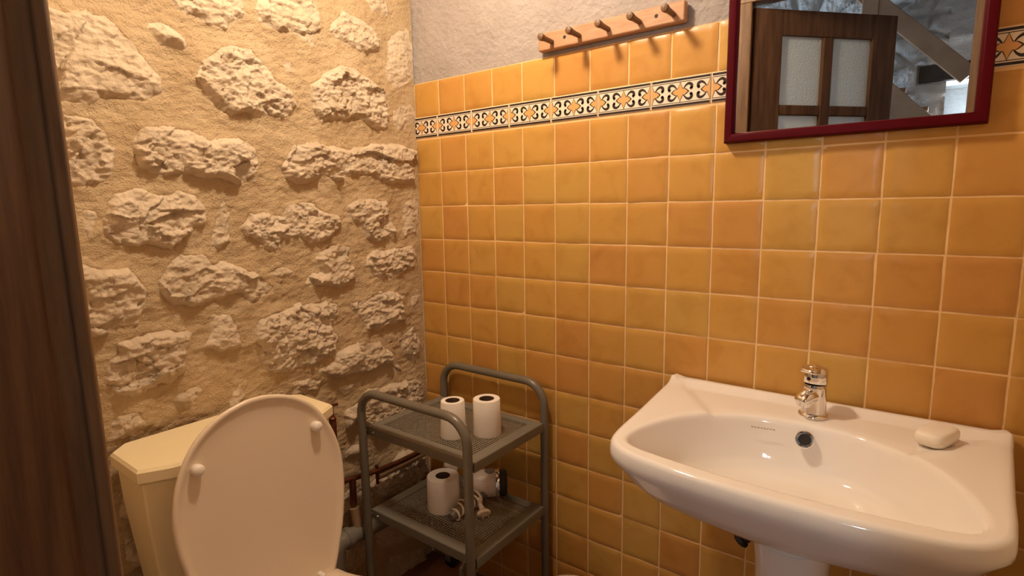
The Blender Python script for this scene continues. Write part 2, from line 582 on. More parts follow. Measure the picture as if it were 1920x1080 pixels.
def border_mesh(x0, x1, hz=0.300):
    """pattern centred on x = 0, clipped to x0..x1"""
    bm = bmesh.new()

    def poly(pts, y, mi):
        try:
            f = bm.faces.new([bm.verts.new((p[0], y, p[1])) for p in pts])
            f.material_index = mi
        except ValueError:
            pass
    fy = -0.012
    # body
    E = 0.65
    for (a, c) in ((-E, E),):
        g = 0.012
        front = [(a + g, -hz + g), (c - g, -hz + g), (c - g, hz - g), (a + g, hz - g)]
        back = [(a, -hz), (c, -hz), (c, hz), (a, hz)]
        fv = [bm.verts.new((p[0], fy, p[1])) for p in front]
        ev = [bm.verts.new((p[0], fy + 0.012, p[1])) for p in back]
        bv = [bm.verts.new((p[0], 0.05, p[1])) for p in back]
        bm.faces.new(fv)
        for k in range(4):
            k2 = (k + 1) % 4
            bm.faces.new((fv[k2], fv[k], ev[k], ev[k2]))
            bm.faces.new((ev[k2], ev[k], bv[k], bv[k2]))
    e = E - 0.012
    for sg in (-1, 1):
        poly([(-e, sg * 0.286), (e, sg * 0.286), (e, sg * 0.240), (-e, sg * 0.240)], fy - 0.003, 1)
        poly([(-e, sg * 0.219), (e, sg * 0.219), (e, sg * 0.206), (-e, sg * 0.206)], fy - 0.003, 1)
    q = smoothed([(0, .205), (.018, .15), (.045, .085), (.062, .06)], 4, False)[:-1] + \
        smoothed([(.062, .06), (.10, .062), (.140, .035), (.178, 0.0)], 4, False)
    q = [(p.x, p.y) for p in q]
    quarter = q
    half_r = quarter + [(x, -z) for x, z in reversed(quarter[:-1])]            # right half, top to bottom

    def star(cx, side, grow, y, mi):
        hr = [(x * grow[0], z * grow[1]) for x, z in half_r]
        for sg in (side if isinstance(side, tuple) else (side,)):
            # fan of quads from the axis outwards keeps the concave outline clean
            for k in range(len(hr) - 1):
                (xa, za), (xb, zb) = hr[k], hr[k + 1]
                poly([(cx, za), (cx + sg * xa, za), (cx + sg * xb, zb), (cx, zb)], y, mi)
    for cx, side in ((0, (-1, 1)), (-e, 1), (e, -1)):
        star(cx, side, (1.14, 1.08), fy - 0.003, 1)
        star(cx, side, (.95, .97), fy - 0.005, 2)
        for sg in (side if isinstance(side, tuple) else (side,)):
            for up in (-1, 1):
                pts = [(.075, .066), (.125, .128), (.185, .158), (.240, .135), (.252, .085), (.238, .052)]
                ws = [.009, .019, .027, .031, .031, .026]
                Lp, Rp = stroke(pts, ws)
                for k in range(len(Lp) - 1):
                    poly([(cx + sg * p.x, up * p.y) for p in (Lp[k], Lp[k + 1], Rp[k + 1], Rp[k])], fy - 0.003, 1)
                poly([(cx + sg * (.238 + .033 * math.cos(t)), up * (.058 + .033 * math.sin(t)))
                      for t in [2 * math.pi * k / 12 for k in range(12)]], fy - 0.003, 1)
    for (px, nrm) in ((x0, -1), (x1, 1)):
        if abs(px) < E - 1e-3:
            bmesh.ops.bisect_plane(bm, geom=bm.verts[:] + bm.edges[:] + bm.faces[:], plane_co=(px, 0, 0),
                                   plane_no=(nrm, 0, 0), clear_outer=True)
    bmesh.ops.scale(bm, vec=(T, T, T), verts=bm.verts)
    for f in bm.faces:                                   # print faces look into the room
        f.normal_update()
        if f.material_index and f.normal.y > 0:
            f.normal_flip()
    me = bpy.data.meshes.new('border_tile')
    bm.to_mesh(me)
    bm.free()
    for k in ('cream', 'ink', 'starfill'):
        me.materials.append(M[k])
    return me


bmesh_full = border_mesh(-9, 9)
pitch = 1.3245
for k in range(13):
    xc = 0.934 - pitch / 2 + k * pitch
    if k == 0:
        me = border_mesh(0.008 - xc, 9)
    elif xc + pitch / 2 > XR:
        if xc - pitch / 2 > XR - 0.1:
            break
        me = border_mesh(-9, XR - xc)
    else:
        me = bmesh_full
    o = bpy.data.objects.new('border_tile', me)
    COL.objects.link(o)
    o.parent = wall_right
    o.location = (xc * T, 0, (0.345 + Z0) * T)

# ---- rubble stone wall (left of the picture)
# outline of every stone on the wall as (y, z) in tiles, its height and its kind of break
polys = [
    ([(-8.95, 1.55), (-8.68, 1.55), (-7.85, 1.63), (-7.64, 1.40), (-7.27, 0.98), (-7.05, 0.62), (-7.05, 0.33), (-7.36, 0.12), (-8.12, 0.14), (-8.26, -0.03), (-8.66, -0.05), (-8.98, -0.06)], 0.26, 'f'),
    ([(-7.15, 1.70), (-6.90, 1.76), (-6.56, 1.56), (-6.47, 1.33), (-6.59, 1.27), (-7.00, 1.32), (-7.14, 1.51)], 0.14, 'f'),
    ([(-6.80, 2.46), (-5.12, 3.00), (-5.22, 2.32), (-5.59, 1.92), (-5.93, 1.94), (-6.16, 2.05), (-6.60, 2.04)], 0.18, 'r'),
    ([(-6.25, 1.10), (-5.78, 1.52), (-5.42, 1.63), (-5.06, 1.59), (-4.83, 1.34), (-4.45, 1.04), (-4.05, 0.80), (-4.04, 0.48), (-4.39, 0.16), (-4.80, 0.17), (-5.31, 0.14), (-5.69, 0.02), (-5.97, 0.18), (-6.16, 0.49), (-6.36, 0.73)], 0.30, 'r'),
    ([(-8.74, -0.26), (-8.28, -0.25), (-8.08, -0.50), (-8.02, -0.87), (-8.05, -1.28), (-8.20, -1.44), (-8.65, -1.55), (-8.88, -1.50)], 0.20, 'r'),
    ([(-7.74, -0.75), (-7.49, -0.36), (-7.11, -0.29), (-6.65, -0.31), (-6.22, -0.52), (-5.50, -0.39), (-5.22, -0.53), (-5.11, -0.99), (-5.22, -1.36), (-5.69, -1.44), (-6.22, -1.33), (-6.71, -1.23), (-7.23, -1.30), (-7.64, -1.13)], 0.28, 'm'),
    ([(-4.90, 2.53), (-4.68, 3.01), (-3.42, 3.36), (-3.20, 2.96), (-3.20, 2.54), (-3.46, 1.99), (-3.84, 2.18), (-4.19, 2.18), (-4.51, 2.17), (-4.82, 2.26)], 0.22, 'f'),
    ([(-2.89, 2.47), (-2.69, 2.85), (-2.39, 3.11), (-1.63, 2.99), (-1.30, 2.72), (-1.35, 2.47), (-1.80, 2.14), (-2.36, 2.30), (-2.73, 2.33)], 0.16, 'r'),
    ([(-1.88, 3.73), (-0.89, 4.01), (-0.98, 3.46), (-1.20, 3.35), (-1.59, 3.50)], 0.14, 'f'),
    ([(-0.75, 2.80), (-0.29, 3.02), (-0.08, 2.64), (-0.17, 1.84), (-0.71, 1.54), (-0.98, 1.66), (-0.88, 2.29)], 0.08, 'm'),
    ([(-3.61, 1.08), (-3.07, 1.42), (-2.69, 1.75), (-2.06, 1.67), (-1.33, 1.31), (-1.08, 0.95), (-1.19, 0.27), (-1.67, 0.18), (-2.30, 0.47), (-3.06, 0.23), (-3.39, 0.09), (-3.57, 0.54)], 0.26, 'r'),
    ([(-0.93, 0.79), (-0.22, 0.97), (-0.17, 0.64), (-0.68, 0.24), (-0.95, 0.46)], 0.10, 'm'),
    ([(-4.28, 1.50), (-4.07, 1.51), (-3.98, 1.32), (-4.20, 1.28)], 0.12, 'f'),
    ([(-4.41, -0.76), (-4.19, -0.45), (-3.72, -0.38), (-2.85, -0.39), (-2.46, -0.45), (-1.85, -0.23), (-0.18, -0.27), (-0.10, -0.75), (-0.20, -1.31), (-1.05, -1.33), (-1.91, -1.13), (-2.42, -1.10), (-2.95, -1.32), (-3.52, -1.11), (-3.62, -1.26), (-4.13, -1.38), (-4.45, -1.28), (-4.58, -1.00)], 0.26, 'm'),
    ([(-8.27, -1.84), (-8.08, -1.64), (-7.66, -1.55), (-7.30, -1.69), (-6.89, -1.61), (-6.58, -1.69), (-6.46, -2.04), (-6.48, -2.30), (-6.74, -2.41), (-6.94, -2.60), (-7.19, -2.86), (-7.63, -2.71), (-7.98, -2.71), (-8.13, -2.68), (-8.36, -2.52), (-8.37, -2.29)], 0.32, 'm'),
    ([(-5.98, -1.68), (-5.95, -2.15), (-6.00, -2.75), (-6.22, -2.90), (-6.41, -2.82), (-6.31, -2.49), (-6.14, -2.05)], 0.12, 'r'),
    ([(-5.65, -2.39), (-5.45, -2.09), (-5.05, -2.13), (-4.60, -2.18), (-4.51, -1.94), (-3.84, -1.82), (-3.59, -2.01), (-2.99, -2.26), (-2.90, -2.47), (-3.29, -2.76), (-3.92, -2.88), (-4.24, -2.72), (-4.65, -2.73), (-4.75, -2.93), (-5.06, -2.99), (-5.29, -2.79), (-5.59, -2.54)], 0.28, 'r'),
    ([(-2.67, -1.95), (-2.47, -1.82), (-1.36, -1.83), (-1.22, -2.22), (-1.03, -2.76), (-1.17, -2.96), (-1.77, -3.01), (-2.14, -2.87), (-2.26, -2.52), (-2.65, -2.34)], 0.20, 'r'),
    ([(-0.65, -2.28), (-0.45, -1.93), (-0.16, -1.88), (-0.22, -2.80), (-0.64, -2.86)], 0.10, 'r'),
    ([(-3.79, -3.35), (-3.64, -3.13), (-3.35, -2.96), (-2.64, -3.05), (-2.72, -3.32), (-2.65, -3.58), (-2.51, -4.00), (-2.72, -4.06), (-3.21, -4.17), (-3.57, -4.05), (-4.10, -3.98), (-4.11, -3.74), (-3.64, -3.68)], 0.22, 'f'),
    ([(-2.23, -3.62), (-1.94, -3.29), (-1.29, -3.22), (-0.35, -3.20), (-0.22, -3.71), (-0.64, -3.95), (-1.05, -4.09), (-1.69, -4.14), (-1.99, -3.94)], 0.20, 'r'),
    ([(-7.27, -3.07), (-7.08, -2.93), (-6.46, -2.98), (-6.40, -3.19), (-6.11, -3.21), (-5.73, -3.35), (-5.39, -3.55), (-4.90, -3.92), (-5.35, -4.21), (-5.60, -4.21), (-5.83, -3.96), (-6.18, -3.96), (-6.41, -3.96), (-6.87, -4.05), (-7.32, -4.02), (-7.45, -3.83), (-7.50, -3.60), (-7.44, -3.38)], 0.30, 'f'),
    ([(-5.17, -3.52), (-4.74, -3.38), (-4.40, -3.56), (-4.53, -3.70), (-4.84, -3.73)], 0.20, 'f'),
    ([(-8.83, -2.92), (-8.36, -3.12), (-8.01, -3.15), (-7.80, -3.38), (-7.71, -3.58), (-7.73, -3.84), (-7.92, -4.06), (-7.92, -4.28), (-8.26, -4.30), (-8.56, -4.36), (-8.83, -4.39)], 0.30, 'f'),
    ([(-8.33, -4.56), (-7.80, -4.46), (-7.35, -4.48), (-6.96, -4.68), (-7.05, -4.96), (-7.19, -5.23), (-7.15, -5.48), (-7.50, -5.65), (-7.93, -5.66), (-8.19, -5.74), (-8.51, -5.55), (-8.66, -5.33), (-8.56, -4.99), (-8.42, -4.85)], 0.32, 'm'),
    ([(-6.61, -4.38), (-6.45, -4.27), (-6.09, -4.36), (-5.95, -4.70), (-5.89, -5.15), (-6.17, -5.19), (-6.40, -5.20), (-6.78, -5.02), (-6.58, -4.74)], 0.24, 'f'),
    ([(-5.59, -4.89), (-5.42, -4.59), (-4.88, -4.50), (-4.31, -4.44), (-3.60, -4.42), (-3.16, -4.61), (-3.26, -4.88), (-3.42, -5.18), (-3.26, -5.50), (-3.47, -5.83), (-3.90, -6.01), (-4.48, -6.07), (-5.08, -6.07), (-5.42, -5.88), (-5.57, -5.55), (-5.45, -5.31), (-5.62, -5.13)], 0.36, 'r'),
    ([(-2.81, -4.58), (-2.36, -4.64), (-2.02, -4.48), (-1.27, -4.50), (-0.79, -4.65), (-0.94, -5.04), (-0.90, -5.46), (-1.37, -5.51), (-2.27, -5.53), (-2.45, -5.19), (-2.77, -4.84)], 0.26, 'm'),
    ([(-4.06, -6.22), (-3.54, -6.10), (-3.00, -5.77), (-2.55, -5.77), (-1.91, -5.91), (-1.42, -6.32), (-1.50, -6.59), (-1.79, -6.65), (-2.29, -6.72), (-3.01, -6.66), (-3.67, -6.49)], 0.32, 'f'),
    ([(-1.24, -6.00), (-0.50, -5.72), (-0.20, -6.16), (-0.36, -6.91), (-0.80, -6.70), (-1.02, -6.28)], 0.16, 'r'),
    ([(-3.37, -6.96), (-3.14, -6.89), (-2.72, -6.97), (-2.88, -7.10), (-3.24, -7.08)], 0.14, 'f'),
    ([(-2.33, -7.24), (-1.55, -7.28), (-0.46, -7.42), (-0.23, -7.84), (-0.21, -8.40), (-0.62, -8.63), (-1.39, -8.55), (-2.21, -8.44), (-2.95, -8.03), (-3.32, -8.22), (-3.20, -7.71)], 0.30, 'm'),
    ([(-1.90, -9.92), (-1.35, -9.62), (-0.84, -9.69), (-0.30, -10.02), (-0.24, -10.79), (-0.64, -11.00), (-1.54, -10.87), (-2.26, -10.71), (-2.52, -10.09)], 0.24, 'r'),
    ([(-3.39, -8.95), (-3.14, -8.73), (-2.74, -8.78), (-2.57, -9.08), (-3.28, -9.06)], 0.20, 'f'),
    ([(-8.62, -6.13), (-8.44, -6.03), (-8.12, -6.08), (-8.00, -6.34), (-8.23, -6.52), (-8.66, -6.48)], 0.22, 'm'),
    ([(-8.65, -1.95), (-8.40, -1.94), (-8.35, -2.14), (-8.52, -2.49), (-8.63, -2.58)], 0.12, 'm'),
    ([(-7.34, -6.02), (-7.13, -5.83), (-6.91, -5.83), (-6.86, -5.97), (-7.09, -6.27), (-7.41, -6.23)], 0.16, 'r'),
    ([(-6.33, -6.66), (-6.20, -6.31), (-6.05, -6.13), (-5.98, -6.44), (-6.15, -6.76)], 0.15, 'r'),
    ([(-1.52, -6.82), (-1.18, -6.77), (-0.96, -7.06), (-1.26, -7.05)], 0.14, 'f'),
    ([(-0.55, -4.78), (-0.26, -4.72), (-0.21, -5.07), (-0.51, -5.11)], 0.10, 'r'),
    ([(-8.61, -7.78), (-8.40, -7.82), (-8.29, -8.11), (-8.43, -8.34), (-8.63, -8.18)], 0.20, 'm'),
    ([(-8.66, -8.64), (-8.42, -8.70), (-8.23, -9.24), (-8.53, -9.31), (-8.69, -9.10)], 0.20, 'f'),
    ([(-2.58, -10.99), (-1.57, -11.31), (-0.70, -12.09), (-0.97, -12.71), (-2.27, -12.38)], 0.20, 'm'),
    ([(-3.45, -10.00), (-2.93, -9.91), (-2.66, -10.45), (-3.07, -10.76), (-3.50, -10.63)], 0.18, 'm'),
    ([(-4.73, -6.46), (-4.26, -6.39), (-3.88, -6.61), (-4.09, -6.82), (-4.58, -6.73)], 0.12, 'r'),
    ([(-3.17, -11.13), (-2.67, -12.33), (-3.27, -12.59), (-3.95, -11.95)], 0.16, 'm'),
    ([(-1.88, -12.87), (-0.53, -13.24), (-0.18, -14.12), (-1.07, -14.38), (-2.04, -13.60)], 0.20, 'm'),
]
# courses that continue outside the picture: above the frame, behind the door frame and low on the wall
rs = random.Random(3)
for (cy, cz, wy, wz) in [(-1.2, 5.3, .8, .5), (-3.3, 5.6, 1.0, .55), (-5.7, 5.2, 1.1, .6), (-8.0, 5.5, .9, .5), (-9.8, 4.6, .7, .6),
                         (-2.0, 7.0, .9, .5), (-4.6, 7.1, 1.1, .5), (-7.2, 7.0, 1.0, .55), (-9.6, 6.8, .7, .5),
                         (-9.9, 2.2, .6, .5), (-9.9, -2.2, .55, .5), (-9.9, -4.6, .6, .5), (-9.8, -7.2, .6, .5), (-9.7, -9.4, .6, .5),
                         (-9.4, -11.6, .8, .6), (-7.0, -12.2, .9, .5), (-6.6, -9.6, .9, .6), (-4.6, -12.6, .8, .5)]:
    a0 = rs.random() * 6.28
    polys.append(([(cy + wy * math.cos(a0 + t) * rs.uniform(.75, 1.1), cz + wz * math.sin(a0 + t) * rs.uniform(.75, 1.1))
                   for t in [k * 2 * math.pi / 9 for k in range(9)]], .22, rs.choice('rfm')))


def sdist(pu, pv, poly):
    """signed distance to a polygon, positive inside"""
    P = np.array(poly)
    Qn = np.roll(P, -1, axis=0)
    d = np.full(pu.shape, 1e9)
    ins = np.zeros(pu.shape, bool)
    for (ax, ay), (bx, by) in zip(P, Qn):
        ex, ey = bx - ax, by - ay
        t = np.clip(((pu - ax) * ex + (pv - ay) * ey) / (ex * ex + ey * ey + 1e-12), 0, 1)
        d = np.minimum(d, np.hypot(pu - ax - t * ex, pv - ay - t * ey))
        c = ((ay > pv) != (by > pv)) & (pu < (bx - ax) * (pv - ay) / (by - ay + 1e-12) + ax)
        ins ^= c
    return np.where(ins, d, -d)


def facets(x, y, seed, tilt, warp=.35):
    """broken-stone relief: every cell is a tilted plane at its own level"""
    wx = x + warp * fbm(x * .9, y * .9, seed + 31, 3)
    wy = y + warp * fbm(x * .9 + 7, y * .9 + 3, seed + 37, 3)
    ix, iy = np.floor(wx), np.floor(wy)
    best = np.full_like(x, 9.0)
    out = np.zeros_like(x)
    for dx in (-1, 0, 1):
        for dy in (-1, 0, 1):
            gx, gy = ix + dx, iy + dy
            px, py = gx + _hash(gx, gy, seed), gy + _hash(gx, gy, seed + 5)
            d = np.hypot(wx - px, wy - py)
            a = _hash(gx, gy, seed + 9) * 2 * np.pi
            t = _hash(gx, gy, seed + 11) * tilt
            hgt = (_hash(gx, gy, seed + 15) - .5) * tilt * .7 + t * ((wx - px) * np.cos(a) + (wy - py) * np.sin(a))
            out = np.where(d < best, hgt, out)
            best = np.minimum(best, d)
    return out


def mortar_h(U, V_):
    h = 0.07 * fbm(U * 0.55, V_ * 0.55, 21, 3) + 0.06 * fbm(U * 1.7, V_ * 2.4, 22, 3) + 0.040 * fbm(U * 4.5 - V_ * 1.5, V_ * 9, 23, 3)
    edge = np.clip((-U - 0.05) / 0.35, 0, 1)             # trowelled flat beside the tiles
    return h * (0.25 + 0.75 * edge)


us = np.arange(YF - 0.3, 0.021, 0.038)
vs_ = np.arange(ZF, ZC + 0.04, 0.038)
U, V_ = np.meshgrid(us, vs_)
H = mortar_h(U, V_)
for poly, h, k in polys:                                # mortar is drawn up a little onto every stone
    P = np.array(poly)
    lo, hi = P.min(0) - .5, P.max(0) + .5
    msk = (U > lo[0]) & (U < hi[0]) & (V_ > lo[1]) & (V_ < hi[1])
    if msk.any():
        sd = sdist(U[msk], V_[msk], poly)
        H[msk] += 0.22 * h * np.exp(-np.abs(np.minimum(sd, 0)) / 0.20) - 0.5 * np.clip(sd, 0, .3)
Vv = np.stack([H * T, U * T, (V_ + Z0) * T], -1).reshape(-1, 3)
ny, nx = U.shape
idx = np.arange(nx * ny).reshape(ny, nx)
Q = np.stack([idx[:-1, :-1], idx[:-1, 1:], idx[1:, 1:], idx[1:, :-1]], -1).reshape(-1, 4)
wall_left = fast_mesh('wall_left', Vv, Q, M['mortar'], None)
struct(wall_left, 'rubble stone wall bedded in sandy lime mortar')


def stone(poly, h, kind, seed):
    P = np.array(poly)
    g = 0.024
    u = np.arange(P[:, 0].min() - .18, min(P[:, 0].max() + .18, -0.02), g)
    v = np.arange(P[:, 1].min() - .18, P[:, 1].max() + .18, g)
    if len(u) < 3 or len(v) < 3:
        return
    U, V_ = np.meshgrid(u, v)
    wu = U + 0.15 * fbm(U * 1.9, V_ * 1.9, seed, 5)
    wv = V_ + 0.15 * fbm(U * 1.9 + 9, V_ * 1.9 + 4, seed + 3, 5)
    sd = sdist(wu, wv, poly) + 0.012
    rg = np.random.RandomState(seed)
    cu, cv = P.mean(0)
    size = max(np.ptp(P[:, 0]), np.ptp(P[:, 1]))
    soft = 0.035 + 0.10 * np.clip(0.5 + 0.9 * fbm(U * .8, V_ * .8, seed + 50, 2) + .35 * (V_ - cv) / size, 0, 1)   # some edges fade into the mortar
    prof = np.where(sd > 0, 1 - np.exp(-np.clip(sd, 0, 9) / soft), 5.0 * sd)
    tilt = (U - cu) * rg.uniform(-.08, .08) + (V_ - cv) * rg.uniform(-.12, .02)
    if kind == 'f':                                      # split faces: broad planes meeting in arrises
        n = facets(U * .75 + seed, V_ * 1.0, seed + 5, .42, .5) + facets(U * 2.2, V_ * 3.0, seed + 6, .09) + \
            0.05 * fbm(U * 2.4, V_ * 3.4, seed + 7, 5)
    elif kind == 'r':                                    # pitted, weathered
        n = facets(U * 1.1, V_ * 1.5, seed + 5, .26, .5) + facets(U * 4.2, V_ * 5.5, seed + 6, .15) + facets(U * 9, V_ * 12, seed + 7, .055) + \
            0.05 * fbm(U * 6, V_ * 9, seed + 8, 4)
        d1, d2, _ = cellular(U * 4.6 + .3 * fbm(U * 6, V_ * 6, seed, 2), V_ * 7.5, seed + 8)
        n -= 0.16 * np.clip(0.26 - d1, 0, 1) * 2 * np.clip(4 * fbm(U * 1.3, V_ * 1.3, seed + 2, 2), 0, 1)
    else:                                                # layered: smooth tops, broken edges
        n = facets(U * .9, V_ * 1.7, seed + 5, .34, .5) + facets(U * 2.6, V_ * 4.4, seed + 6, .13) + facets(U * 7, V_ * 10, seed + 7, .045) + \
            0.045 * fbm(U * 4, V_ * 6, seed + 8, 5)
    mask = np.clip(sd / 0.12, 0, 1)
    inside = sd > 0.1
    n = n - (np.percentile(n[inside], 12) if inside.any() else 0)
    n = np.clip(n, -.10, .32) * .64 + .05 * fbm(U * 7, V_ * 9, seed + 90, 4)
    H = mortar_h(U, V_) + .03 + h * .34 * prof * np.clip(0.95 + tilt / max(h, .1), .6, 1.2) + n * mask * min(1, h / .22)
    H = np.maximum(H, -0.5)
    keep = sd > -0.10
    ny, nx = U.shape
    idx = np.arange(nx * ny).reshape(ny, nx)
    kq = keep[:-1, :-1] | keep[1:, :-1] | keep[:-1, 1:] | keep[1:, 1:]
    Q = np.stack([idx[:-1, :-1], idx[:-1, 1:], idx[1:, 1:], idx[1:, :-1]], -1)[kq]
    if not len(Q):
        return
    used, inv = np.unique(Q, return_inverse=True)
    Vv = np.stack([H * T, U * T, (V_ + Z0) * T], -1).reshape(-1, 3)[used]
    c = Vv.mean(0)
    o = fast_mesh('stone', Vv - c, inv.reshape(-1, 4), M['stone'], wall_left)
    o.location = c
    return o


for k, (poly, h, kind) in enumerate(polys):
    stone(poly, h, kind, 100 + 13 * k)

# ---- doorway wall, end wall, ceiling, floor
mb = MB()
mb.box(-0.6, 5.7, YF - 0.62, YF - .02, ZF, ZC)
mb.box(14.7, XR + 0.6, YF - 0.62, YF - .02, ZF, ZC)
mb.box(5.7, 14.7, YF - 0.62, YF - .02, 5.95, ZC)
struct(mb.build('wall_front', 'old_plaster', smooth=0), 'pale plaster wall with the doorway')
mb = MB().box(XR, XR + 0.6, YF - 0.62, 0.02, ZF, ZC)
struct(mb.build('wall_end', 'old_plaster', smooth=0), 'pale plaster wall beyond the washbasin')
mb = MB().box(-1.0, XR + 0.6, YF - 0.62, 0.1, ZC, ZC + 0.5)
struct(mb.build('ceiling', 'ceiling', smooth=0), 'dark boarded ceiling')
mb = MB().box(-1.0, XR + 0.6, YF, 0.1, ZF - 0.5, ZF - 0.03)
floor = struct(mb.build('floor', 'floor_joint', smooth=0), 'terracotta tiled floor')
me = bpy.data.meshes.new('floor_tile')
fm = MB().box(-0.965, 0.965, -0.965, 0.965, -0.1, 0.03)
me.from_pydata([Vector(p) * T for p in fm.v], [], fm.f)
me.materials.append(M['floor'])
for i in range(8):
    for j in range(6):
        yy = -1 - 2 * j
        if yy - 1 < YF:
            continue
        o = bpy.data.objects.new('floor_tile', me)
        COL.objects.link(o)
        o.parent = floor
        o.location = ((1 + 2 * i) * T, yy * T, -0.03 * T)

# ---- hall behind the camera (seen in the mirror)
YH = -24.0
mb = MB()
mb.box(-3, 12.96, YH - 3, YH, ZF, 14)                    # far wall left of the niche
mb.box(12.96, 15.9, YH - 3, YH, 3.75, 14)
mb.box(12.96, 15.9, YH - 3, YH, ZF, -1.5)
mb.box(15.9, 21.6, YH - 3, YH, ZF, 14)
mb.box(12.9, 16.0, YH - 3.2, YH - 2.6, -1.5, 3.8)        # back of the niche
xs = np.arange(4.0, 15.9, 0.09)
zs = np.arange(-3.0, 12.0, 0.09)
struct(mb.build('wall_hall_far', 'hall_stone', smooth=0), 'whitewashed stone wall of the hall with a window niche')
X, Z = np.meshgrid(np.arange(3.0, 12.97, 0.06), np.arange(-2.0, 13.0, 0.07))
d1, d2, cid = cellular(X * 0.55, Z * 0.9, 77)
H = 0.10 + 0.16 * fbm(X * 0.9, Z * 1.2, 71, 4) + 0.22 * np.clip((d2 - d1) / 0.25, 0, 1) + 0.2 * cid + 0.06 * fbm(X * 5, Z * 6, 79, 3, True)
H += 0.45 * np.clip((Z - 5.35) / 0.25, 0, 1)
H -= 0.6 * ((X > 11.75) & (Z > 3.7) & (Z < 4.62))
Vv = np.stack([X * T, (YH + H) * T, (Z + Z0) * T], -1).reshape(-1, 3)
ny, nx = X.shape
idx = np.arange(nx * ny).reshape(ny, nx)
Q = np.stack([idx[:-1, :-1], idx[:-1, 1:], idx[1:, 1:], idx[1:, :-1]], -1).reshape(-1, 4)
o = fast_mesh('wall_hall_rubble', Vv, Q, M['hall_stone'], None)
struct(o, 'uneven whitewashed rubble face of the hall wall')
X, Z = np.meshgrid(np.arange(12.9, 18.0, 0.10), np.arange(4.55, 13.0, 0.10))
H = 0.10 + 0.16 * fbm(X * 0.9, Z * 1.2, 71, 4) + 0.1 + 0.06 * fbm(X * 5, Z * 6, 79, 3, True) + 0.2
H += 0.45 * np.clip((Z - 5.35) / 0.25, 0, 1)
Vv = np.stack([X * T, (YH + H) * T, (Z + Z0) * T], -1).reshape(-1, 3)
ny, nx = X.shape
idx = np.arange(nx * ny).reshape(ny, nx)
Q = np.stack([idx[:-1, :-1], idx[:-1, 1:], idx[1:, 1:], idx[1:, :-1]], -1).reshape(-1, 4)
struct(fast_mesh('wall_hall_upper', Vv, Q, M['hall_stone'], None), 'whitewashed rubble above the niche lintel')
mb = MB().box(21.0, 21.6, YH, YF - 0.6, ZF, 14)
struct(mb.build('wall_hall_right', 'hall_stone', smooth=0), 'whitewashed hall wall')
mb = MB().box(-3.6, -3, YH, YF - 0.6, ZF, -4.2)
mb.box(-3.6, -3, YH, YF - 0.6, 6.2, 14)
mb.box(-3.6, -3, YH, -23.2, -4.2, 6.2)
mb.box(-3.6, -3, -15.8, YF - 0.6, -4.2, 6.2)
struct(mb.build('wall_hall_left', 'hall_stone', smooth=0), 'whitewashed hall wall with a window opening')
mb = MB().box(-3.5, 21.6, YH - 3, YF - 0.6, 14, 14.5)
struct(mb.build('ceiling_hall', 'ceiling', smooth=0), 'hall ceiling')
mb = MB().box(-3.5, 21.6, YH - 3, YF - 0.6, ZF - 0.5, ZF)
struct(mb.build('floor_hall', 'floor', smooth=0), 'hall floor')
mb = MB().box(-3.5, 21.6, YF - 0.7, YF - 0.5, ZC, 14.2)
mb.box(XR, 21.6, YF - 0.7, YF - 0.5, ZF, ZC)
struct(mb.build('wall_hall_near', 'plaster', smooth=0), 'hall wall above the bathroom doorway')
tag(MB().box(11.83, 16.6, YH - 2.5, YH + 0.22, 3.78, 4.56).build('lintel_beam', 'beam', origin=(14.2, YH, 3.78), bevel=.03),
    'dark weathered timber lintel over the hall window niche', 'beam')

st = empty('staircase', (8, -22, ZF))
tag(st, 'wooden open staircase with sloping handrail and newel post in the hall', 'staircase')


def bar(name, p0, p1, wdt, dep, material, parent):
    p0, p1 = Vector(p0), Vector(p1)
    d = (p1 - p0).normalized()
    n = Vector((-d.z, 0, d.x)) * wdt / 2
    mb = MB()
    mb.prism([((p0 + n).x, (p0 + n).z), ((p1 + n).x, (p1 + n).z), ((p1 - n).x, (p1 - n).z), ((p0 - n).x, (p0 - n).z)],
             p0.y - dep / 2, p0.y + dep / 2)
    return mb.build(name, material, parent, bevel=.03)


bar('handrail', (9.3, -22, 8.15), (13.75, -22, 3.55), .78, .35, 'stair_wood', st)
bar('stringer', (7.6, -22, 6.1), (16.0, -22, -2.8), 1.35, .45, 'stair_wood', st)
MB().box(13.83, 14.22, -22.2, -21.8, -2.5, 4.0).build('newel_post', 'stair_wood', st, bevel=.04)
MB().box(9.33, 10.05, -22.3, -21.8, 2.0, 14.0).build('post', 'stair_wood', st, bevel=.04)
for k in range(8):
    x = 8.2 + k * .95
    MB().box(x, x + 1.3, -23.6, -22.2, 5.2 - k * 1.0, 5.4 - k * 1.0).build('tread', 'stair_wood', st, bevel=.03)

# ---- door and its frame
door = empty('door_1', (7.0, YF, ZF))
door['kind'] = 'structure'
door['label'] = 'old wooden glazed door standing open in its frame'
# frame post: lip towards the room, rebate behind it
mb = MB()
prof = [(5.7, YF), (6.95, YF), (7.0, YF - 0.03), (7.0, YF - 0.12), (6.97, YF - 0.14), (6.97, YF - 0.66), (5.7, YF - 0.66)]
mb.rings([[(x, y, ZF) for x, y in prof], [(x, y, 5.2) for x, y in prof]])
mb.build('jamb', 'jamb_wood', door, bevel=.015)
prof2 = [(20.4 - x, y) for x, y in prof]
mb = MB().rings([[(x, y, ZF) for x, y in prof2], [(x, y, 5.2) for x, y in prof2]])
mb.build('jamb', 'jamb_wood', door, bevel=.015)
MB().box(5.7, 14.7, YF - .66, YF + .0, 5.2, 5.95).build('door_head', 'jamb_wood', door, bevel=.03)
# leaf, hinged at (7.02, -10.86), opened 48 degrees into the hall
HG, TH = Vector((7.06, YF - 0.30)), math.radians(48)
ex, ey = Vector((math.cos(TH), -math.sin(TH))), Vector((math.sin(TH), math.cos(TH)))


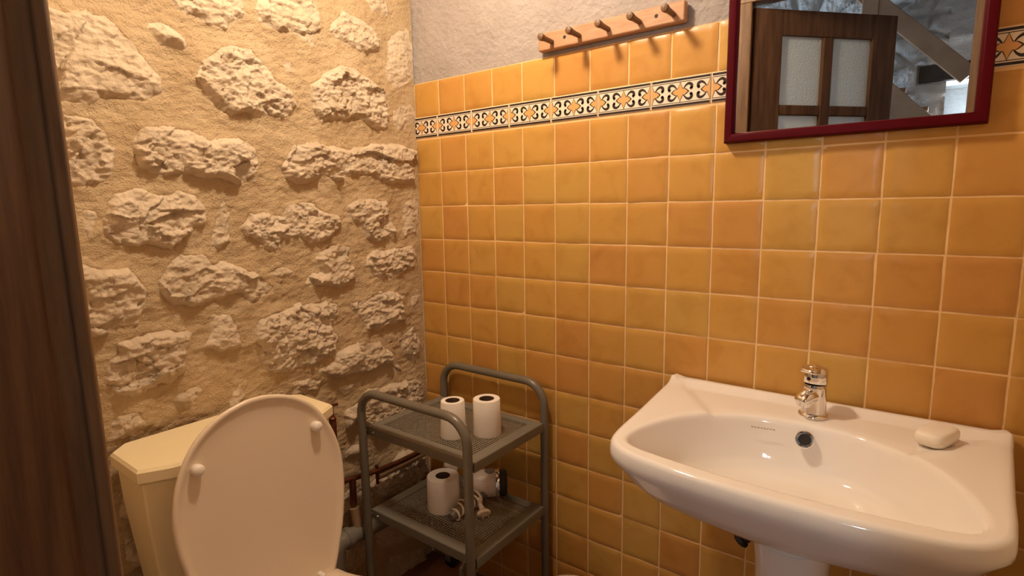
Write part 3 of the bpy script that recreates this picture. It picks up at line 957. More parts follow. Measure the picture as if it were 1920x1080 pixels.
def leaf(name, s0, s1, z0, z1, t0, t1, material, parent, bevel=0.02):
    mb = MB()
    base = [HG + ex * s + ey * t for s, t in ((s0, t0), (s1, t0), (s1, t1), (s0, t1))]
    mb.rings([[(p.x, p.y, z0) for p in base], [(p.x, p.y, z1) for p in base]])
    return mb.build(name, material, parent, bevel=bevel)


ZB, ZT = ZF + 0.08, 5.07
leaf('stile', 0, 1.18, ZB, ZT, -.36, 0, 'door_wood', door)
leaf('stile', 5.15, 6.2, ZB, ZT, -.36, 0, 'door_wood', door)
leaf('rail', 1.18, 5.15, 4.16, ZT, -.355, -.005, 'door_wood', door)
leaf('rail', 1.18, 5.15, ZB, ZB + 1.7, -.355, -.005, 'door_wood', door)
leaf('muntin', 2.98, 3.42, ZB + 1.7, 4.16, -.33, -.02, 'door_wood', door, .04)
zz = 4.16
rows = []
for k in range(6):
    z1 = zz
    z0 = z1 - 2.52 if k < 5 else ZB + 1.7
    z0 = max(z0, ZB + 1.7)
    rows.append((z0, z1))
    if z0 <= ZB + 1.75:
        break
    for a, c in ((1.18, 2.98), (3.42, 5.15)):
        leaf('muntin', a, c, z0 - .38, z0, -.33, -.02, 'door_wood', door, .04)
    zz = z0 - .38
for z0, z1 in rows:
    for a, c in ((1.16, 3.0), (3.40, 5.17)):
        p = leaf('pane', a, c, z0 - .02, z1 + .02, -.20, -.15, 'frosted', door, 0)
        p['label'] = 'frosted textured glass'
for z in (-11.5, -4.5, 3.6):
    mb = MB().lathe([(.09, 0), (.09, .9)], (HG.x - .10, HG.y - .16, z), seg=12)
    mb.build('hinge', 'beam', door)
leaf('door_handle', 5.5, 5.8, -4.7, -4.5, 0, .45, 'chrome', door, .05)

# ================================================================== CEILING LAMP (above the picture, lights the room)
LP = (5.2, -5.2, 6.1)
lamp = tag(empty('pendant_lamp', (LP[0], LP[1], ZC)), 'bare warm bulb hanging on a short cord from the ceiling', 'lamp')
MB().lathe([(.01, ZC), (.42, ZC), (.42, ZC - .12), (.15, ZC - .28), (.05, ZC - .30)], (LP[0], LP[1], 0)).build('canopy', 'white_plastic', lamp)
MB().tube([(LP[0], LP[1], ZC - .25), (LP[0], LP[1], LP[2] + .80)], .03).build('cord', 'white_plastic', lamp)
MB().lathe([(.02, .84), (.16, .80), (.17, .44), (.12, .42)], LP, seg=20).build('socket', 'white_plastic', lamp)
MB().lathe([(.0, -.58), (.26, -.52), (.46, -.35), (.58, -.04), (.50, .24), (.28, .40), (.13, .45)], LP, seg=24).build('bulb', 'bulb', lamp, smooth=80)

# ================================================================== WASHBASIN
SC = 11.2
basin = tag(empty('washbasin', (SC, -1.8, ZF)), 'white ceramic pedestal washbasin fixed to the tiled wall', 'washbasin')
outer_half = [(0, -4.60), (.9, -4.57), (1.7, -4.47), (2.25, -4.30), (2.58, -3.98), (2.69, -3.5), (2.76, -2.5), (2.84, -1.5),
              (2.90, -.7), (2.94, -.24), (2.90, -.07), (2.78, -.05), (1.9, -.05), (.9, -.05)]
inner_half = [(0, -4.22), (.8, -4.20), (1.55, -4.13), (2.08, -4.03), (2.32, -3.80), (2.34, -3.42), (2.16, -2.80), (1.86, -2.25),
              (1.45, -1.80), (1.02, -1.52), (.6, -1.39)]


def dense(half, top, n):
    pts = half + [top] + [(-x, y) for x, y in reversed(half[1:])]
    c = smoothed(pts, 10)
    c.append(c[0])
    L = [0]
    for a, e in zip(c[:-1], c[1:]):
        L.append(L[-1] + (e - a).length)
    return c, L


def resample_polar(half, top, cy, n):
    """n points at equal angles about (0, cy)"""
    c, L = dense(half, top, n)
    ang = np.unwrap([math.atan2(p.y - cy, p.x) for p in c])
    if ang[-1] < ang[0]:
        ang = ang[::-1]
        c = c[::-1]
    a0 = ang[0]
    t = np.linspace(a0, a0 + 2 * math.pi, n, endpoint=False)
    return np.stack([np.interp(t, ang, [p.x for p in c]), np.interp(t, ang, [p.y for p in c])], 1), t


NP = 160
CYB = -2.75
OUT, ta = resample_polar(outer_half, (0, -.05), CYB, NP)
INN, tb = resample_polar(inner_half, (0, -1.34), CYB, NP)
# both start on the front axis, so that rings correspond


def rim_z(x, y):
    z = -6.04
    z += 0.10 * min(1, max(0, (y + 0.42) / 0.14))                     # upstand along the wall
    ax = abs(x)
    k = (ax - (1.55 + 0.95 * (y + 1.85) / 1.3)) / 0.06               # crease between tap deck and side wings
    if y > -2.0:
        z += 0.055 * (1 / (1 + math.exp(-min(30, max(-30, 4 * k)))))
    else:
        z += 0.055
    return z


rings = []


def ring(P2, zf):
    rings.append([(SC + x, y, zf(x, y) if callable(zf) else zf) for x, y in P2])


# underside: from the pedestal top out to the rim
ped = np.stack([0.62 * np.cos(ta), -1.75 + 0.85 * np.sin(ta)], 1)


def mixp(a, c, t):
    return a * (1 - t) + c * t


shrink = lambda P2, d: P2 + (np.array([[0, CYB]]) - P2) / np.linalg.norm(P2 - np.array([[0, CYB]]), axis=1)[:, None] * d
for t, z in ((0.0, -8.15), (.04, -7.80), (.10, -7.58), (.20, -7.44), (.35, -7.33), (.50, -7.24), (.65, -7.11), (.80, -6.90), (.90, -6.66), (.97, -6.41)):
    q = mixp(ped, shrink(OUT, .05), t)
    ring(q, z)
ring(shrink(OUT, 0.005), -6.27)
ring(OUT, -6.19)
ring(shrink(OUT, .015), lambda x, y: rim_z(x, y) - 0.075)
ring(shrink(OUT, .05), lambda x, y: rim_z(x, y) - 0.022)
ring(shrink(OUT, .10), rim_z)
for t in (.12, .24, .36, .48, .60, .72, .84):
    ring(mixp(shrink(OUT, .10), shrink(INN, -.10), t), rim_z)
ring(shrink(INN, -.10), rim_z)
ring(shrink(INN, -.045), lambda x, y: rim_z(x, y) - .012)
ring(shrink(INN, -.01), lambda x, y: rim_z(x, y) - .05)
ring(shrink(INN, .01), lambda x, y: rim_z(x, y) - .12)
DR = np.array([[0, -2.75]])
for t, z in ((.018, -6.36), (.042, -6.58), (.08, -6.80), (.14, -6.92), (.25, -7.0), (.42, -7.06), (.64, -7.10), (.84, -7.13), (.955, -7.15)):
    ring(mixp(INN, np.repeat(DR, NP, 0), t), z)
mb = MB()
mb.rings(rings, False, True)
body = mb.build('bowl', 'ceramic', basin, smooth=60)
# pedestal
prs = []
for z, sx, sy, cy in ((-7.9, .66, .94, -1.75), (-8.35, .60, .88, -1.75), (-8.8, .585, .85, -1.74), (-9.6, .57, .82, -1.70), (-11.5, .62, .80, -1.66), (-12.9, .74, .88, -1.62), (-13.3, .84, .95, -1.6), (-13.60, .86, .97, -1.6), (ZF, .86, .97, -1.6)):
    prs.append([(SC + sx * math.copysign(abs(math.cos(t)) ** .8, math.cos(t)), cy + sy * math.copysign(abs(math.sin(t)) ** .8, math.sin(t)), z)
                for t in [2 * math.pi * k / 40 for k in range(40)]])
MB().rings(prs, True, True).build('pedestal', 'ceramic', basin, smooth=60)
# overflow ring on the back wall of the bowl
ov = Vector((SC + 0.03, -1.475, -6.285))
na = Vector((0.02, -0.88, 0.42)).normalized()
o = MB().lathe([(.098, -.02), (.158, -.02), (.158, .012), (.142, .030), (.116, .028), (.098, .008)], ov, na, seg=28, cap0=False, cap1=False).build('overflow_ring', 'chrome', basin)
MB().lathe([(.001, -.01), (.100, -.01), (.100, .004), (.001, .004)], ov, na, seg=24).build('overflow_hole', 'dark', basin)
MB().lathe([(.001, -7.165), (.20, -7.16), (.22, -7.135), (.20, -7.12), (.10, -7.14), (.001, -7.145)], (SC, -2.75, 0), seg=28).build('drain', 'chrome', basin)
# faint maker's stamp under the rim
mb = MB()
rr = random.Random(5)
for k in range(8):
    x = SC - .86 + k * .052
    yk = -1.548 + .0085 * k
    for q in range(2):
        mb.box(x + q * .022, x + q * .022 + .007, yk - .006, yk + .006, -6.225 - .016 * rr.random(), -6.205)
    mb.box(x, x + .03, yk - .006, yk + .006, -6.217, -6.212)
stamp_o = mb.build('maker_stamp', 'stamp_ink', basin, smooth=0)
# mixer tap
tap = tag(empty('mixer_tap', (SC + .05, -.80, -6.04)), 'chrome single-lever mixer tap standing on the washbasin', 'tap')
TX, TY, TZ = SC + .05, -.80, -6.04
MB().lathe([(.02, 0), (.255, 0), (.262, .03), (.25, .06), (.218, .075), (.212, .10), (.205, .34), (.20, .55), (.20, .60), (.192, .63), (.02, .635)],
           (TX, TY, TZ), seg=36).build('body', 'chrome', tap, smooth=50)
sdir, srt = Vector((-.42, -.907, 0)), Vector((.907, -.42, 0))
sp = []
for t, w, hh, dz in ((0.0, .165, .165, .40), (.14, .165, .150, .415), (.24, .160, .125, .415), (.33, .15, .10, .40), (.40, .13, .075, .375), (.435, .09, .045, .36)):
    c0 = Vector((TX, TY, TZ + dz)) + sdir * t
    sp.append([tuple(c0 + srt * w * math.copysign(abs(math.cos(a)) ** .8, math.cos(a)) + Vector((0, 0, hh * math.sin(a)))) for a in [2 * math.pi * k / 24 for k in range(24)]])
MB().rings(sp).build('spout', 'chrome', tap, smooth=60)
ac = Vector((TX, TY, TZ + .27)) + sdir * .30
MB().lathe([(.02, -.02), (.115, -.02), (.125, .0), (.125, .07), (.10, .10)], ac, seg=24).build('aerator', 'chrome', tap)
MB().lathe([(.02, .0), (.20, .0), (.212, .03), (.216, .19), (.205, .27), (.165, .315), (.09, .335), (.001, .34)],
           (TX, TY, TZ + .645), (.02, .10, 1), seg=36).build('handle', 'chrome', tap, smooth=50)
lv = []
for t, w, z0_, z1_ in ((.05, .17, .86, .965), (.20, .16, .855, .955), (.27, .14, .87, .945), (.30, .10, .885, .935)):
    c0 = Vector((TX, TY, TZ)) + sdir * t
    lv.append([tuple(c0 + srt * (-w) + Vector((0, 0, z0_))), tuple(c0 + srt * w + Vector((0, 0, z0_))), tuple(c0 + srt * w * .9 + Vector((0, 0, z1_))), tuple(c0 - srt * w * .9 + Vector((0, 0, z1_)))])
MB().rings(lv).build('lever', 'chrome', tap, bevel=.02)
MB().lathe([(.001, -.02), (.036, -.02), (.034, .010), (.001, .014)], Vector((TX, TY, TZ + .75)) + sdir * .205, sdir, seg=16).build('temperature_dot', 'dark', tap)

# soap bar
sp = []
cx, cy = 13.10, -1.07
ux, uy = Vector((.37, .93)), Vector((.93, -.37))
for z, k in ((-6.0, .80), (-5.955, .95), (-5.89, 1.0), (-5.83, .98), (-5.785, .90), (-5.765, .74)):
    rg = []
    for t in [2 * math.pi * q / 40 for q in range(40)]:
        a = .39 * k * math.copysign(abs(math.cos(t)) ** .45, math.cos(t))
        c = .225 * k * math.copysign(abs(math.sin(t)) ** .45, math.sin(t))
        rg.append((cx + ux.x * a + uy.x * c, cy + ux.y * a + uy.y * c, z))
    sp.append(rg)
mb = MB().rings(sp)
tag(mb.build('soap_bar', 'soap', origin=(cx, cy, -6.0), smooth=60), 'worn cream bar of soap lying on the washbasin rim', 'soap')

# shut-off valve and trap behind the pedestal
vt = tag(empty('shutoff_valve', (10.15, -.05, -9.0)), 'dark angled shut-off valve on the tiles below the washbasin', 'valve')
MB().tube([(10.30, -.02, -8.75), (10.30, -.45, -8.75)], .09).build('wall_spigot', 'copper', vt)
MB().tube([(10.42, -.50, -8.80), (10.22, -.52, -8.97), (10.06, -.54, -9.16)], [.10, .13, .12], seg=14).build('valve_body', 'rubber', vt)
MB().lathe([(.02, 0), (.16, .01), (.17, .08), (.12, .12), (.02, .13)], (10.06, -.56, -9.14), (-.6, -.3, -.7), seg=16).build('knob', 'rubber', vt)
MB().tube([(10.42, -.50, -8.68), (10.6, -.55, -8.3), (10.9, -.7, -7.7)], .05).build('supply_hose', 'copper', vt)

# ================================================================== TOILET
toilet = tag(empty('toilet', (4.6, -6.85, ZF)), 'cream toilet with a wall cistern and its seat cover raised', 'toilet')
CYT = -6.80


def cist(x0, x1, hw, bow, ch0, ch1, z):
    pts = [(x0, -hw + ch0), (x0 + ch0, -hw), (x1 - ch1 * .55, -hw), (x1, -hw + ch1)]
    for k in range(1, 8):
        t = -1 + 2 * k / 8
        pts.append((x1 + bow * (1 - t * t), t * (hw - ch1)))
    pts += [(x1, hw - ch1), (x1 - ch1 * .55, hw), (x0 + ch0, hw), (x0, hw - ch0)]
    return [(x, CYT + y, z) for x, y in pts]


rs_ = [cist(.32, 1.55, 1.55, .14, .2, .45, -10.4), cist(.30, 1.75, 1.72, .16, .25, .45, -9.6), cist(.28, 1.98, 1.92, .20, .28, .45, -7.6),
       cist(.28, 2.02, 1.95, .20, .28, .45, -6.86)]
MB().rings(rs_).build('cistern', 'cream_plastic', toilet, bevel=.04)
rs_ = [cist(.25, 2.05, 2.00, .22, .3, .48, -6.87), cist(.23, 2.08, 2.03, .22, .3, .48, -6.82), cist(.23, 2.08, 2.03, .22, .3, .48, -6.63), cist(.26, 2.04, 1.99, .22, .3, .46, -6.575)]
MB().rings(rs_).build('cistern_lid', 'cream_plastic', toilet, smooth=30)
MB().lathe([(.02, 0), (.16, 0), (.16, .05), (.02, .08)], (1.15, CYT, -6.58), seg=24).build('flush_button', 'chrome', toilet)
# seat cover, raised, leaning on the cistern
LB, LT = Vector((2.86, -6.88, -9.92)), Vector((2.34, -6.88, -5.68))
ld_ = (LT - LB).normalized()
Llen = (LT - LB).length
ln = Vector((ld_.z, 0, -ld_.x)).normalized()               # underside, towards the room
half = [(1.18, .0), (1.36, .45), (1.55, 1.0), (1.68, 1.6), (1.745, 2.2), (1.70, 2.75), (1.52, 3.3), (1.20, 3.78), (.75, 4.10), (.3, 4.24)]
pts = [(-w, s) for w, s in half] + [(0, 4.27)] + [(w, s) for w, s in reversed(half)]
cv = smoothed(pts, 4, closed=False)
cs = Vector((0, 2.1, 0))


def lid_ring(shr, off):
    out = []
    for p in cv:
        d = (cs - p)
        q = p + d.normalized() * shr
        w3 = LB + ld_ * q.y + Vector((0, 1, 0)) * q.x + ln * off
        out.append(tuple(w3))
    return out


MB().rings([lid_ring(1.2, -.16), lid_ring(.25, -.15), lid_ring(.06, -.10), lid_ring(0.0, -.03), lid_ring(0.0, .015), lid_ring(.035, .04), lid_ring(.085, .035),
            lid_ring(.13, .0), lid_ring(.22, -.025), lid_ring(.5, -.045), lid_ring(1.0, -.055), lid_ring(1.6, -.06)]).build('seat_cover', 'seat_plastic', toilet, smooth=60)
for yy in (-5.66, -8.10):
    s = (-6.66 - LB.z) / ld_.z
    c = LB + ld_ * s + ln * .0
    c.y = yy
    b_ = MB().lathe([(.02, -.03), (.105, -.03), (.11, .04), (.108, .10), (.082, .14), (.03, .155)], c, ln, seg=20).build('bumper', 'white_plastic', toilet, smooth=60)
# seat ring, lowered
so = [(0, 7.05), (.8, 6.9), (1.35, 6.4), (1.66, 5.6), (1.72, 4.8), (1.58, 4.0), (1.36, 3.45), (1.22, 3.0), (1.12, 2.86)]
si = [(0, 6.35), (.5, 6.2), (.85, 5.8), (1.02, 5.2), (1.0, 4.5), (.88, 3.95), (.7, 3.65), (.5, 3.5), (.25, 3.45)]


def loop(hf, n=72, c=5.0):
    pp = [(w, s) for w, s in hf] + [(-w, s) for w, s in reversed(hf) if w > 0]
    cc = smoothed(pp, 6)
    cc.append(cc[0])
    an = np.unwrap([math.atan2(p.x, p.y - c) for p in cc])
    if an[-1] < an[0]:
        an, cc = an[::-1], cc[::-1]
    t = np.linspace(an[0], an[0] + 2 * math.pi, n, endpoint=False)
    t0 = np.linspace(0, 2 * math.pi, n, endpoint=False)
    xs_ = np.interp(t0, np.r_[an - 2 * math.pi, an, an + 2 * math.pi], list(np.array([p.x for p in cc])) * 3)
    ys_ = np.interp(t0, np.r_[an - 2 * math.pi, an, an + 2 * math.pi], list(np.array([p.y for p in cc])) * 3)
    return np.stack([ys_, xs_], 1)                          # (x in world, y offset)


SO, SI = loop(so), loop(si)


def tor(P2, z, sh=0.0, c=5.0):
    dd = P2 - np.array([[c, 0]])
    q = P2 - dd / np.linalg.norm(dd, axis=1)[:, None] * sh
    return [(x, -6.88 + y, z) for x, y in q]


MB().rings([tor(SI, -9.97), tor(SI, -9.86, -.01), tor(SI, -9.80, -.08), tor((SO + SI) / 2, -9.775), tor(SO, -9.80, .10), tor(SO, -9.85, .02), tor(SO, -9.90), tor(SO, -9.99, .02), tor(SI, -9.97)], False, False).build('seat', 'seat_plastic', toilet, smooth=60)
for yy in (-5.98, -7.78):
    mb = MB().box(2.52, 2.80, yy - .10, yy + .10, -9.95, -9.70)
    mb.box(2.80, 3.02, yy - .13, yy - .02, -9.95, -9.72)
    mb.build('hinge', 'white_plastic', toilet, bevel=.03)
# bowl and foot
rim_o = loop([(0, 6.95), (.8, 6.8), (1.3, 6.3), (1.58, 5.5), (1.62, 4.7), (1.48, 3.9), (1.3, 3.3), (1.2, 2.7), (1.1, 2.3)])


def scl(P2, s, cx, z):
    return [(cx + (x - 5) * s, -6.88 + y * s, z) for x, y in P2]


MB().rings([scl(rim_o, .62, 4.2, ZF), scl(rim_o, .60, 4.2, ZF + .3), scl(rim_o, .50, 4.2, ZF + 1.0), scl(rim_o, .58, 4.4, ZF + 1.9), scl(rim_o, .84, 4.8, ZF + 2.9), scl(rim_o, .98, 5.0, -10.2), scl(rim_o, 1.0, 5.0, -10.0),
            scl(SI, 1.0, 5.0, -9.99), scl(SI, .92, 5.0, -10.4), scl(SI, .7, 4.9, -11.1), scl(SI, .35, 4.7, -11.6)], True, True).build('bowl', 'ceramic', toilet, smooth=60)

# ================================================================== PIPES ON THE STONE WALL
wp = tag(empty('water_pipe', (.35, -2.4, -9.6)), 'thin brown copper water pipe running along the stone wall', 'pipe')
MB().tube([(.42, -.05, -9.66), (.42, -1.6, -9.66), (.42, -2.5, -9.60), (.42, -3.3, -9.48), (.42, -4.6, -9.30)], .075, seg=12).build('pipe', 'copper', wp)
MB().tube([(.40, -.05, -9.80), (.40, -1.5, -9.80), (.40, -2.45, -9.80)], .10, seg=12).build('clad_pipe', 'clad_pipe', wp)
MB().tube([(.42, -2.5, -9.42), (.42, -2.5, -10.0)], .05, seg=10).build('pipe_clip', 'copper', wp)
MB().tube([(.42, -3.35, -9.45), (.42, -3.37, -10.25)], .095, seg=12).build('branch', 'copper', wp)
tv = tag(empty('stop_tap', (.62, -3.95, -7.9)), 'small tarnished stop tap beside the toilet cistern', 'tap')
MB().tube([(.6, -3.98, -7.15), (.6, -3.97, -7.45), (.6, -3.98, -7.55), (.6, -3.97, -8.1), (.6, -3.95, -9.3)], [.04, .045, .09, .085, .06], seg=12).build('riser', 'copper', tv)
MB().tube([(.6, -4.14, -7.10), (.6, -3.80, -7.13)], .04, seg=8).build('handle', 'copper', tv)
MB().lathe([(.02, 0), (.09, .0), (.10, .06), (.06, .10)], (.6, -3.975, -7.52), seg=14).build('gland', 'copper', tv)
dp = tag(empty('drain_pipe', (.55, -3.5, -11)), 'thick grey plastic waste pipe low on the stone wall', 'pipe')
MB().tube([(.62, -.05, -11.1), (.62, -2.6, -11.05), (.62, -3.9, -10.98)], .24, seg=18).build('pipe', 'pvc', dp)
MB().tube([(.62, -3.82, -10.98), (.62, -4.02, -10.98), (.62, -4.15, -11.10), (.62, -4.2, -11.4), (.62, -4.2, ZF + .1)], .27, seg=18).build('elbow', 'pvc', dp)
MB().lathe([(.24, -.08), (.29, -.08), (.29, .08), (.24, .08)], (.62, -3.78, -10.985), (0, 1, 0), seg=20).build('collar', 'pvc', dp)
MB().tube([(.62, -3.4, -10.9), (.5, -3.4, -10.3)], .14, seg=14).build('inlet', 'clad_pipe', dp)

# ================================================================== TROLLEY
tr = tag(empty('trolley', (2.93, -1.83, ZF)), 'grey tubular steel trolley with two perforated shelves in the corner', 'trolley')
XL, XRt, YFt, YBt, ZTp = 1.06, 4.80, -3.40, -0.27, -6.78
ZLEG = ZF + .62


def uframe(y):
    r = .62
    pts = [(XL, y, ZLEG), (XL, y, -10), (XL, y, ZTp - r)]
    pts += [(x, y, z) for x, z in arc((XL + r, ZTp - r), r, 180, 90, 9)[1:]]
    pts += [(x, y, z) for x, z in arc((XRt - r, ZTp - r), r, 90, 0, 9)]
    pts += [(XRt, y, -10), (XRt, y, ZLEG)]
    return MB().tube(pts, .112, seg=16).build('tube_frame', 'grey_metal', tr, smooth=60)


uframe(YFt)
uframe(YBt)


def shelf(zt, name):
    x0, x1, y0, y1 = 1.06, 4.88, -3.27, -.42
    # perforated sheet
    mb = MB()
    m0 = .30
    px0, px1, py0, py1 = x0 + m0, x1 - m0, y0 + m0, y1 - m0
    n, mm = 40, 28
    dx, dy = (px1 - px0) / n, (py1 - py0) / mm
    for j in range(mm):
        for i in range(n):
            ax, ay = px0 + i * dx, py0 + j * dy
            o8 = [(ax, ay), (ax + dx / 2, ay), (ax + dx, ay), (ax + dx, ay + dy / 2), (ax + dx, ay + dy), (ax + dx / 2, ay + dy), (ax, ay + dy), (ax, ay + dy / 2)]
            cxx, cyy, hr = ax + dx / 2, ay + dy / 2, .36
            i8 = [(cxx + (p - cxx) * (2 * hr if k % 2 == 0 else 2 * hr * 1.25) * .82, cyy + (q - cyy) * (2 * hr if k % 2 == 0 else 2 * hr * 1.25) * .82) for k, (p, q) in enumerate(o8)]
            a = mb.addv([(p, q, zt) for p, q in o8])
            c = mb.addv([(p, q, zt) for p, q in i8])
            for k in range(8):
                k2 = (k + 1) % 8
                mb.face((a + k, a + k2, c + k2, c + k))
    ring_o = [(x0 + .03, y0 + .03), (x1 - .03, y0 + .03), (x1 - .03, y1 - .03), (x0 + .03, y1 - .03)]
    ring_i = [(px0, py0), (px1, py0), (px1, py1), (px0, py1)]
    a = mb.addv([(p, q, zt) for p, q in ring_o])
    c = mb.addv([(p, q, zt) for p, q in ring_i])
    for k in range(4):
        k2 = (k + 1) % 4
        mb.face((a + k, a + k2, c + k2, c + k))
    s = mb.build(name, 'shelf_metal', tr, smooth=0)
    sm = s.modifiers.new('sheet', 'SOLIDIFY')
    sm.thickness = .0012
    sm.offset = -1
    # folded edges
    hb = .24
    mb = MB()
    prof = [(0, 0.0), (.0, -hb), (.03, -hb), (.03, -.03)]
    outer = [[(x0 - d, y0 - d), (x1 + d, y0 - d), (x1 + d, y1 + d), (x0 - d, y1 + d)] for d in (-.03, -.004, 0, 0, -.03, -.03)]
    zz_ = [zt, zt - .012, zt - .04, zt - hb, zt - hb, zt - .02]
    mb.rings([[(p, q, z) for p, q in r] for r, z in zip(outer, zz_)], False, False)
    mb.build('shelf_edge', 'grey_metal', s, smooth=30)
    for xx in (x0 + .28, x1 - .28):
        MB().lathe([(.001, .03), (.025, .025), (.035, .0), (.035, -.02)], (xx, y0 - .0, zt - .13), (0, -1, 0), seg=10).build('screw', 'chrome', s)
    for yy, sgn in ((YFt, 1), (YBt, -1)):
        for xx in (XL + .02, XRt - .02):
            MB().tube([(xx, yy, zt - .13), (xx + .0, yy + sgn * .18, zt - .13)], .045, seg=8).build('bolt', 'grey_metal', s)
    return s


shelf(-7.80, 'shelf')
shelf(-10.20, 'shelf')
MB().tube(smoothed([(4.50, -3.22, -10.40), (4.40, -3.22, -10.62), (4.33, -3.22, -10.85), (4.33, -3.22, -12.4)], 5, False), .062, seg=12).build('brace', 'grey_metal', tr, smooth=60)
for x in (XL, XRt):
    for y in (YFt, YBt):
        c = MB().lathe([(.22, -.09), (.30, -.06), (.30, .06), (.22, .09)], (x + .06, y, ZF + .30), (0, 1, 0), seg=20).build('castor', 'rubber', tr)
        MB().box(x - .10, x + .14, y - .15, y - .11, ZF + .25, ZF + .66).build('fork', 'grey_metal', c)
        MB().box(x - .10, x + .14, y + .11, y + .15, ZF + .25, ZF + .66).build('fork', 'grey_metal', c)
        MB().box(x - .10, x + .14, y - .15, y + .15, ZF + .60, ZF + .68).build('fork', 'grey_metal', c)


def roll(x, y, z, r, h, label, taper=0.0, core=.20, flap=None, lean=(0, 0)):
    t = tag(empty('toilet_roll', (x, y, z)), label, 'toilet roll', 'toilet rolls on the trolley')
    ax = Vector((lean[0], lean[1], 1)).normalized()
    MB().lathe([(core, .0), (r, .0), (r + .004, .02), (r - taper * .5, h * .5), (r - taper, h - .015), (r - taper - .012, h), (core, h - .004)], (x, y, z), ax, seg=40, cap0=False, cap1=False).build('paper', 'paper', t, smooth=50)
    MB().lathe([(core + .002, .01), (core + .002, h - .003), (core - .015, h - .003), (core - .015, .01)], (x, y, z), ax, seg=32, cap0=False, cap1=False).build('core', 'card', t)
    MB().lathe([(.001, .01), (core - .014, .01), (core - .014, .02), (.001, .02)], (x, y, z), ax, seg=24).build('core_bottom', 'dark', t) if False else None
    if flap:
        mb = MB()
        mb.rings([[p for p in q] for q in flap], False, False, closed=False)
        f = mb.build('loose_sheet', 'paper', t, smooth=60)
        sm = f.modifiers.new('sheet', 'SOLIDIFY')
        sm.thickness = .0008
    return t


ZS1, ZS2 = -7.80 + .006, -10.20 + .006
roll(3.43, -2.39, ZS1, .335, .93, 'narrower toilet roll behind the curved front tube on the upper shelf', .035, .185)
roll(4.06, -1.80, ZS1, .355, .93, 'fuller toilet roll standing free at the right of the upper shelf', .01, .195)
roll(2.64, -2.04, ZS2, .445, .92, 'fat toilet roll on the lower shelf beside the hair dryer', .01, .20,
     [[(2.30 + .05 * k + .015 * q, -1.66 + .012 * k + .02 * q * math.sin(k), ZS2 + .90 + .07 * q - .03 * max(0, k - 5)) for q in range(4)] for k in range(9)])

# ================================================================== HAIR DRYER
hd = tag(empty('hair_dryer', (3.2, -1.2, ZS2)), 'white hair dryer with its cord wound round the handle on the lower shelf', 'hair dryer')
A = Vector((.80, .60, 0.02)).normalized()
P0 = Vector((2.82, -1.345, ZS2 + .42))
MB().lathe([(.02, -.06), (.16, -.05), (.28, .04), (.35, .18), (.38, .36), (.375, .60), (.36, .83), (.365, .90)], P0, A, seg=32, cap1=True).build('barrel', 'dryer_white', hd, smooth=60)
MB().lathe([(.36, .88), (.405, .88), (.41, .94), (.395, .98), (.34, .99)], P0, A, seg=32).build('chrome_ring', 'chrome', hd, smooth=50)
MB().lathe([(.34, .98), (.37, 1.01), (.35, 1.14), (.30, 1.18), (.28, 1.08), (.02, 1.06)], P0, A, seg=32).build('nozzle', 'rubber', hd, smooth=50)
MB().lathe([(.12, -.02), (.15, .02), (.10, .05), (.01, .06)], P0 + A * .70 + Vector((0, 0, .355)), (0, 0, 1), seg=20).build('switch', 'dryer_grey', hd)
h0, h1 = Vector((3.36, -1.22, ZS2 + .24)), Vector((3.32, -2.50, ZS2 + .15))
MB().tube([h0, h0.lerp(h1, .12), h0.lerp(h1, .5), h0.lerp(h1, .92), h1], [.17, .15, .145, .13, .09], seg=16).build('handle', 'dryer_grey', hd, smooth=60)
MB().lathe([(.10, -.06), (.17, -.05), (.18, .05), (.10, .07)], h0.lerp(h1, .06), (h1 - h0), seg=20).build('handle_pivot', 'dryer_grey', hd, smooth=50)
# cord wound round the handle
dv = (h1 - h0).normalized()
s1 = dv.cross(Vector((0, 0, 1))).normalized()
s2 = s1.cross(dv)
pts = []
turns = 7
for k in range(turns * 14 + 1):
    t = k / 14
    u = .16 + .74 * (k / (turns * 14)) + .05 * math.sin(t * 2.3)
    r = .19 + .05 * math.sin(t * 1.7 + 1) + .02 * math.sin(t * 5.1)
    a = 2 * math.pi * t
    p = h0.lerp(h1, u) + s1 * r * math.cos(a) + s2 * r * math.sin(a) * .85
    p.z = max(p.z, ZS2 + .035)
    pts.append(p)
MB().tube(pts, .030, seg=8).build('cord', 'cord', hd, smooth=60)
pl0 = Vector((3.62, -1.66, ZS2 + .22))
pl1 = Vector((3.95, -1.86, ZS2 + .12))
MB().tube(smoothed([tuple(pts[20]), (3.52, -1.50, ZS2 + .34), tuple(pl0)], 6, False), .030, seg=8).build('cord', 'cord', hd, smooth=60)
pd = (pl1 - pl0).normalized()
plug = MB().lathe([(.03, 0), (.06, .02), (.075, .20), (.10, .26), (.12, .28)], pl0, pd, seg=16).build('plug', 'cord', hd, smooth=50)
side = pd.cross(Vector((0, 0, 1))).normalized()
fl_c = pl0 + pd * .33
upv = side.cross(pd).normalized()
rg0, rg1 = [], []
for k in range(24):
    a = 2 * math.pi * k / 24
    off = side * (.185 * math.cos(a)) + upv * (.10 * math.sin(a))
    rg0.append(tuple(fl_c - pd * .05 + off))
    rg1.append(tuple(fl_c + pd * .05 + off))
MB().rings([rg0, rg1]).build('plug_flange', 'cord', plug, smooth=40, bevel=.02)
for sg in (-1, 1):
    q0 = fl_c + pd * .04 + side * .085 * sg
    MB().tube([q0, q0 + pd * .18], .022, seg=8).build('pin', 'chrome', plug)

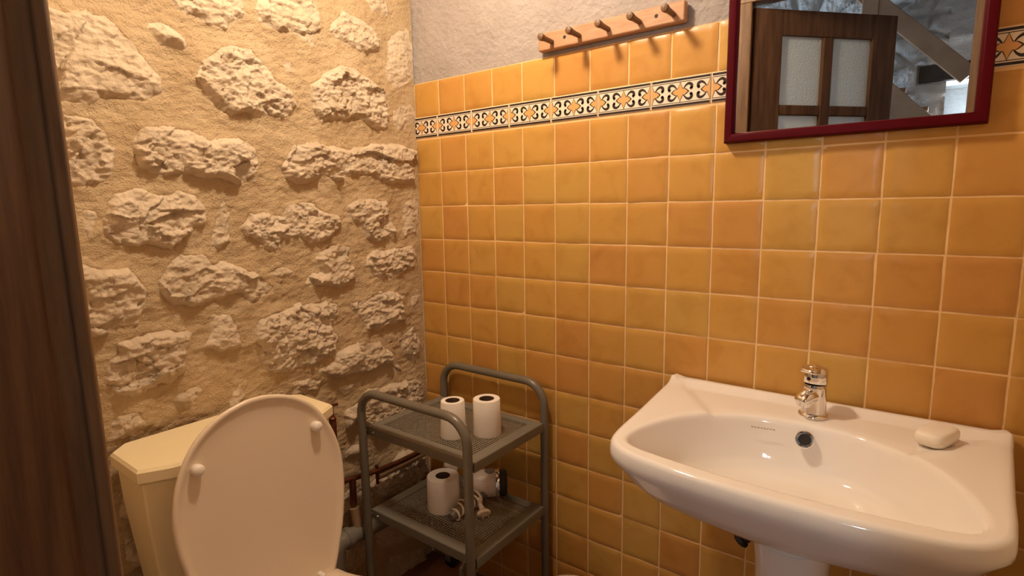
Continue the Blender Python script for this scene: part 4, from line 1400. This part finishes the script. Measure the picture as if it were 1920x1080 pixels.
# ================================================================== COAT RACK
rk = tag(empty('coat_rack', (6.5, -.05, 1.74)), 'wooden coat rack with five round pegs on the plaster above the tiles', 'coat rack')
MB().box(4.66, 8.34, -.20, -.0, 1.735, 2.155).build('board', 'rack_wood', rk, bevel=.035, bseg=2)
for px in (5.07, 5.83, 6.58, 7.34, 8.10):
    MB().lathe([(.055, -.02), (.055, .02), (.060, .24), (.066, .36), (.078, .42), (.084, .50), (.074, .54), (.02, .56)], (px, -.19, 1.90), (0, -1, .02), seg=20).build('peg', 'peg_wood', rk, smooth=50)
for px in (5.42, 7.72):
    MB().lathe([(.02, .0), (.045, .0), (.035, .008), (.02, .004)], (px, -.198, 1.95), (0, -1, 0), seg=14).build('screw', 'beam', rk)

# ================================================================== MIRROR
mr = tag(empty('mirror', (11.3, -.1, -.82)), 'wall mirror in a dark red wooden frame above the washbasin', 'mirror')
X0, X1, Zb, Zt_, fw, th = 9.235, 13.37, -.83, 4.9, .195, .25
y0 = -.02
prof = [(0, y0), (0, -th + .05), (.03, -th), (fw - .06, -th), (fw - .02, -th + .03), (fw, -th + .10), (fw, y0)]     # across the bar, outside -> inside


def frame_bar(a, c, nrm, name):
    """bar from outer corner a to outer corner c, mitred; nrm points inwards (x, z)"""
    a, c, n2 = Vector(a), Vector(c), Vector(nrm)
    d = (c - a).normalized()
    r0 = [((a + n2 * w + d * w).x, y, (a + n2 * w + d * w).y) for w, y in prof]
    r1 = [((c + n2 * w - d * w).x, y, (c + n2 * w - d * w).y) for w, y in prof]
    MB().rings([r0, r1]).build(name, 'red', mr, smooth=50)


frame_bar((X0, Zb), (X1, Zb), (0, 1), 'frame_bar')
frame_bar((X1, Zb), (X1, Zt_), (-1, 0), 'frame_bar')
frame_bar((X1, Zt_), (X0, Zt_), (0, -1), 'frame_bar')
frame_bar((X0, Zt_), (X0, Zb), (1, 0), 'frame_bar')
g = MB().box(X0 + fw - .02, X1 - fw + .02, -.13, -.09, Zb + fw - .02, Zt_ - fw + .02).build('mirror_glass', 'glass_mirror', mr, smooth=0)
g['label'] = 'silvered mirror glass'
MB().box(X0 + .05, X1 - .05, -.085, -.02, Zb + .05, Zt_ - .05).build('backing', 'beam', mr, smooth=0)

# ================================================================== WASTE BIN
bn = tag(empty('waste_bin', (6.55, -2.3, ZF)), 'small round white pedal bin on the floor between trolley and washbasin', 'bin')
BX, BY = 6.78, -2.22
MB().lathe([(.9, ZF + .05), (.95, ZF + .12), (1.0, -11.35)], (BX, BY, 0), seg=40).build('body', 'bin', bn, smooth=50)
MB().lathe([(1.02, -11.36), (1.04, -11.30), (1.02, -11.16), (.9, -11.05), (.55, -10.98), (.01, -10.96)], (BX, BY, 0), seg=40).build('lid', 'bin', bn, smooth=60)
MB().box(BX - .25, BX + .25, BY - 1.35, BY - .85, ZF + .1, ZF + .2).build('pedal', 'rubber', bn, bevel=.03)

for o in bpy.data.objects:
    if '_o' in o:
        del o['_o']
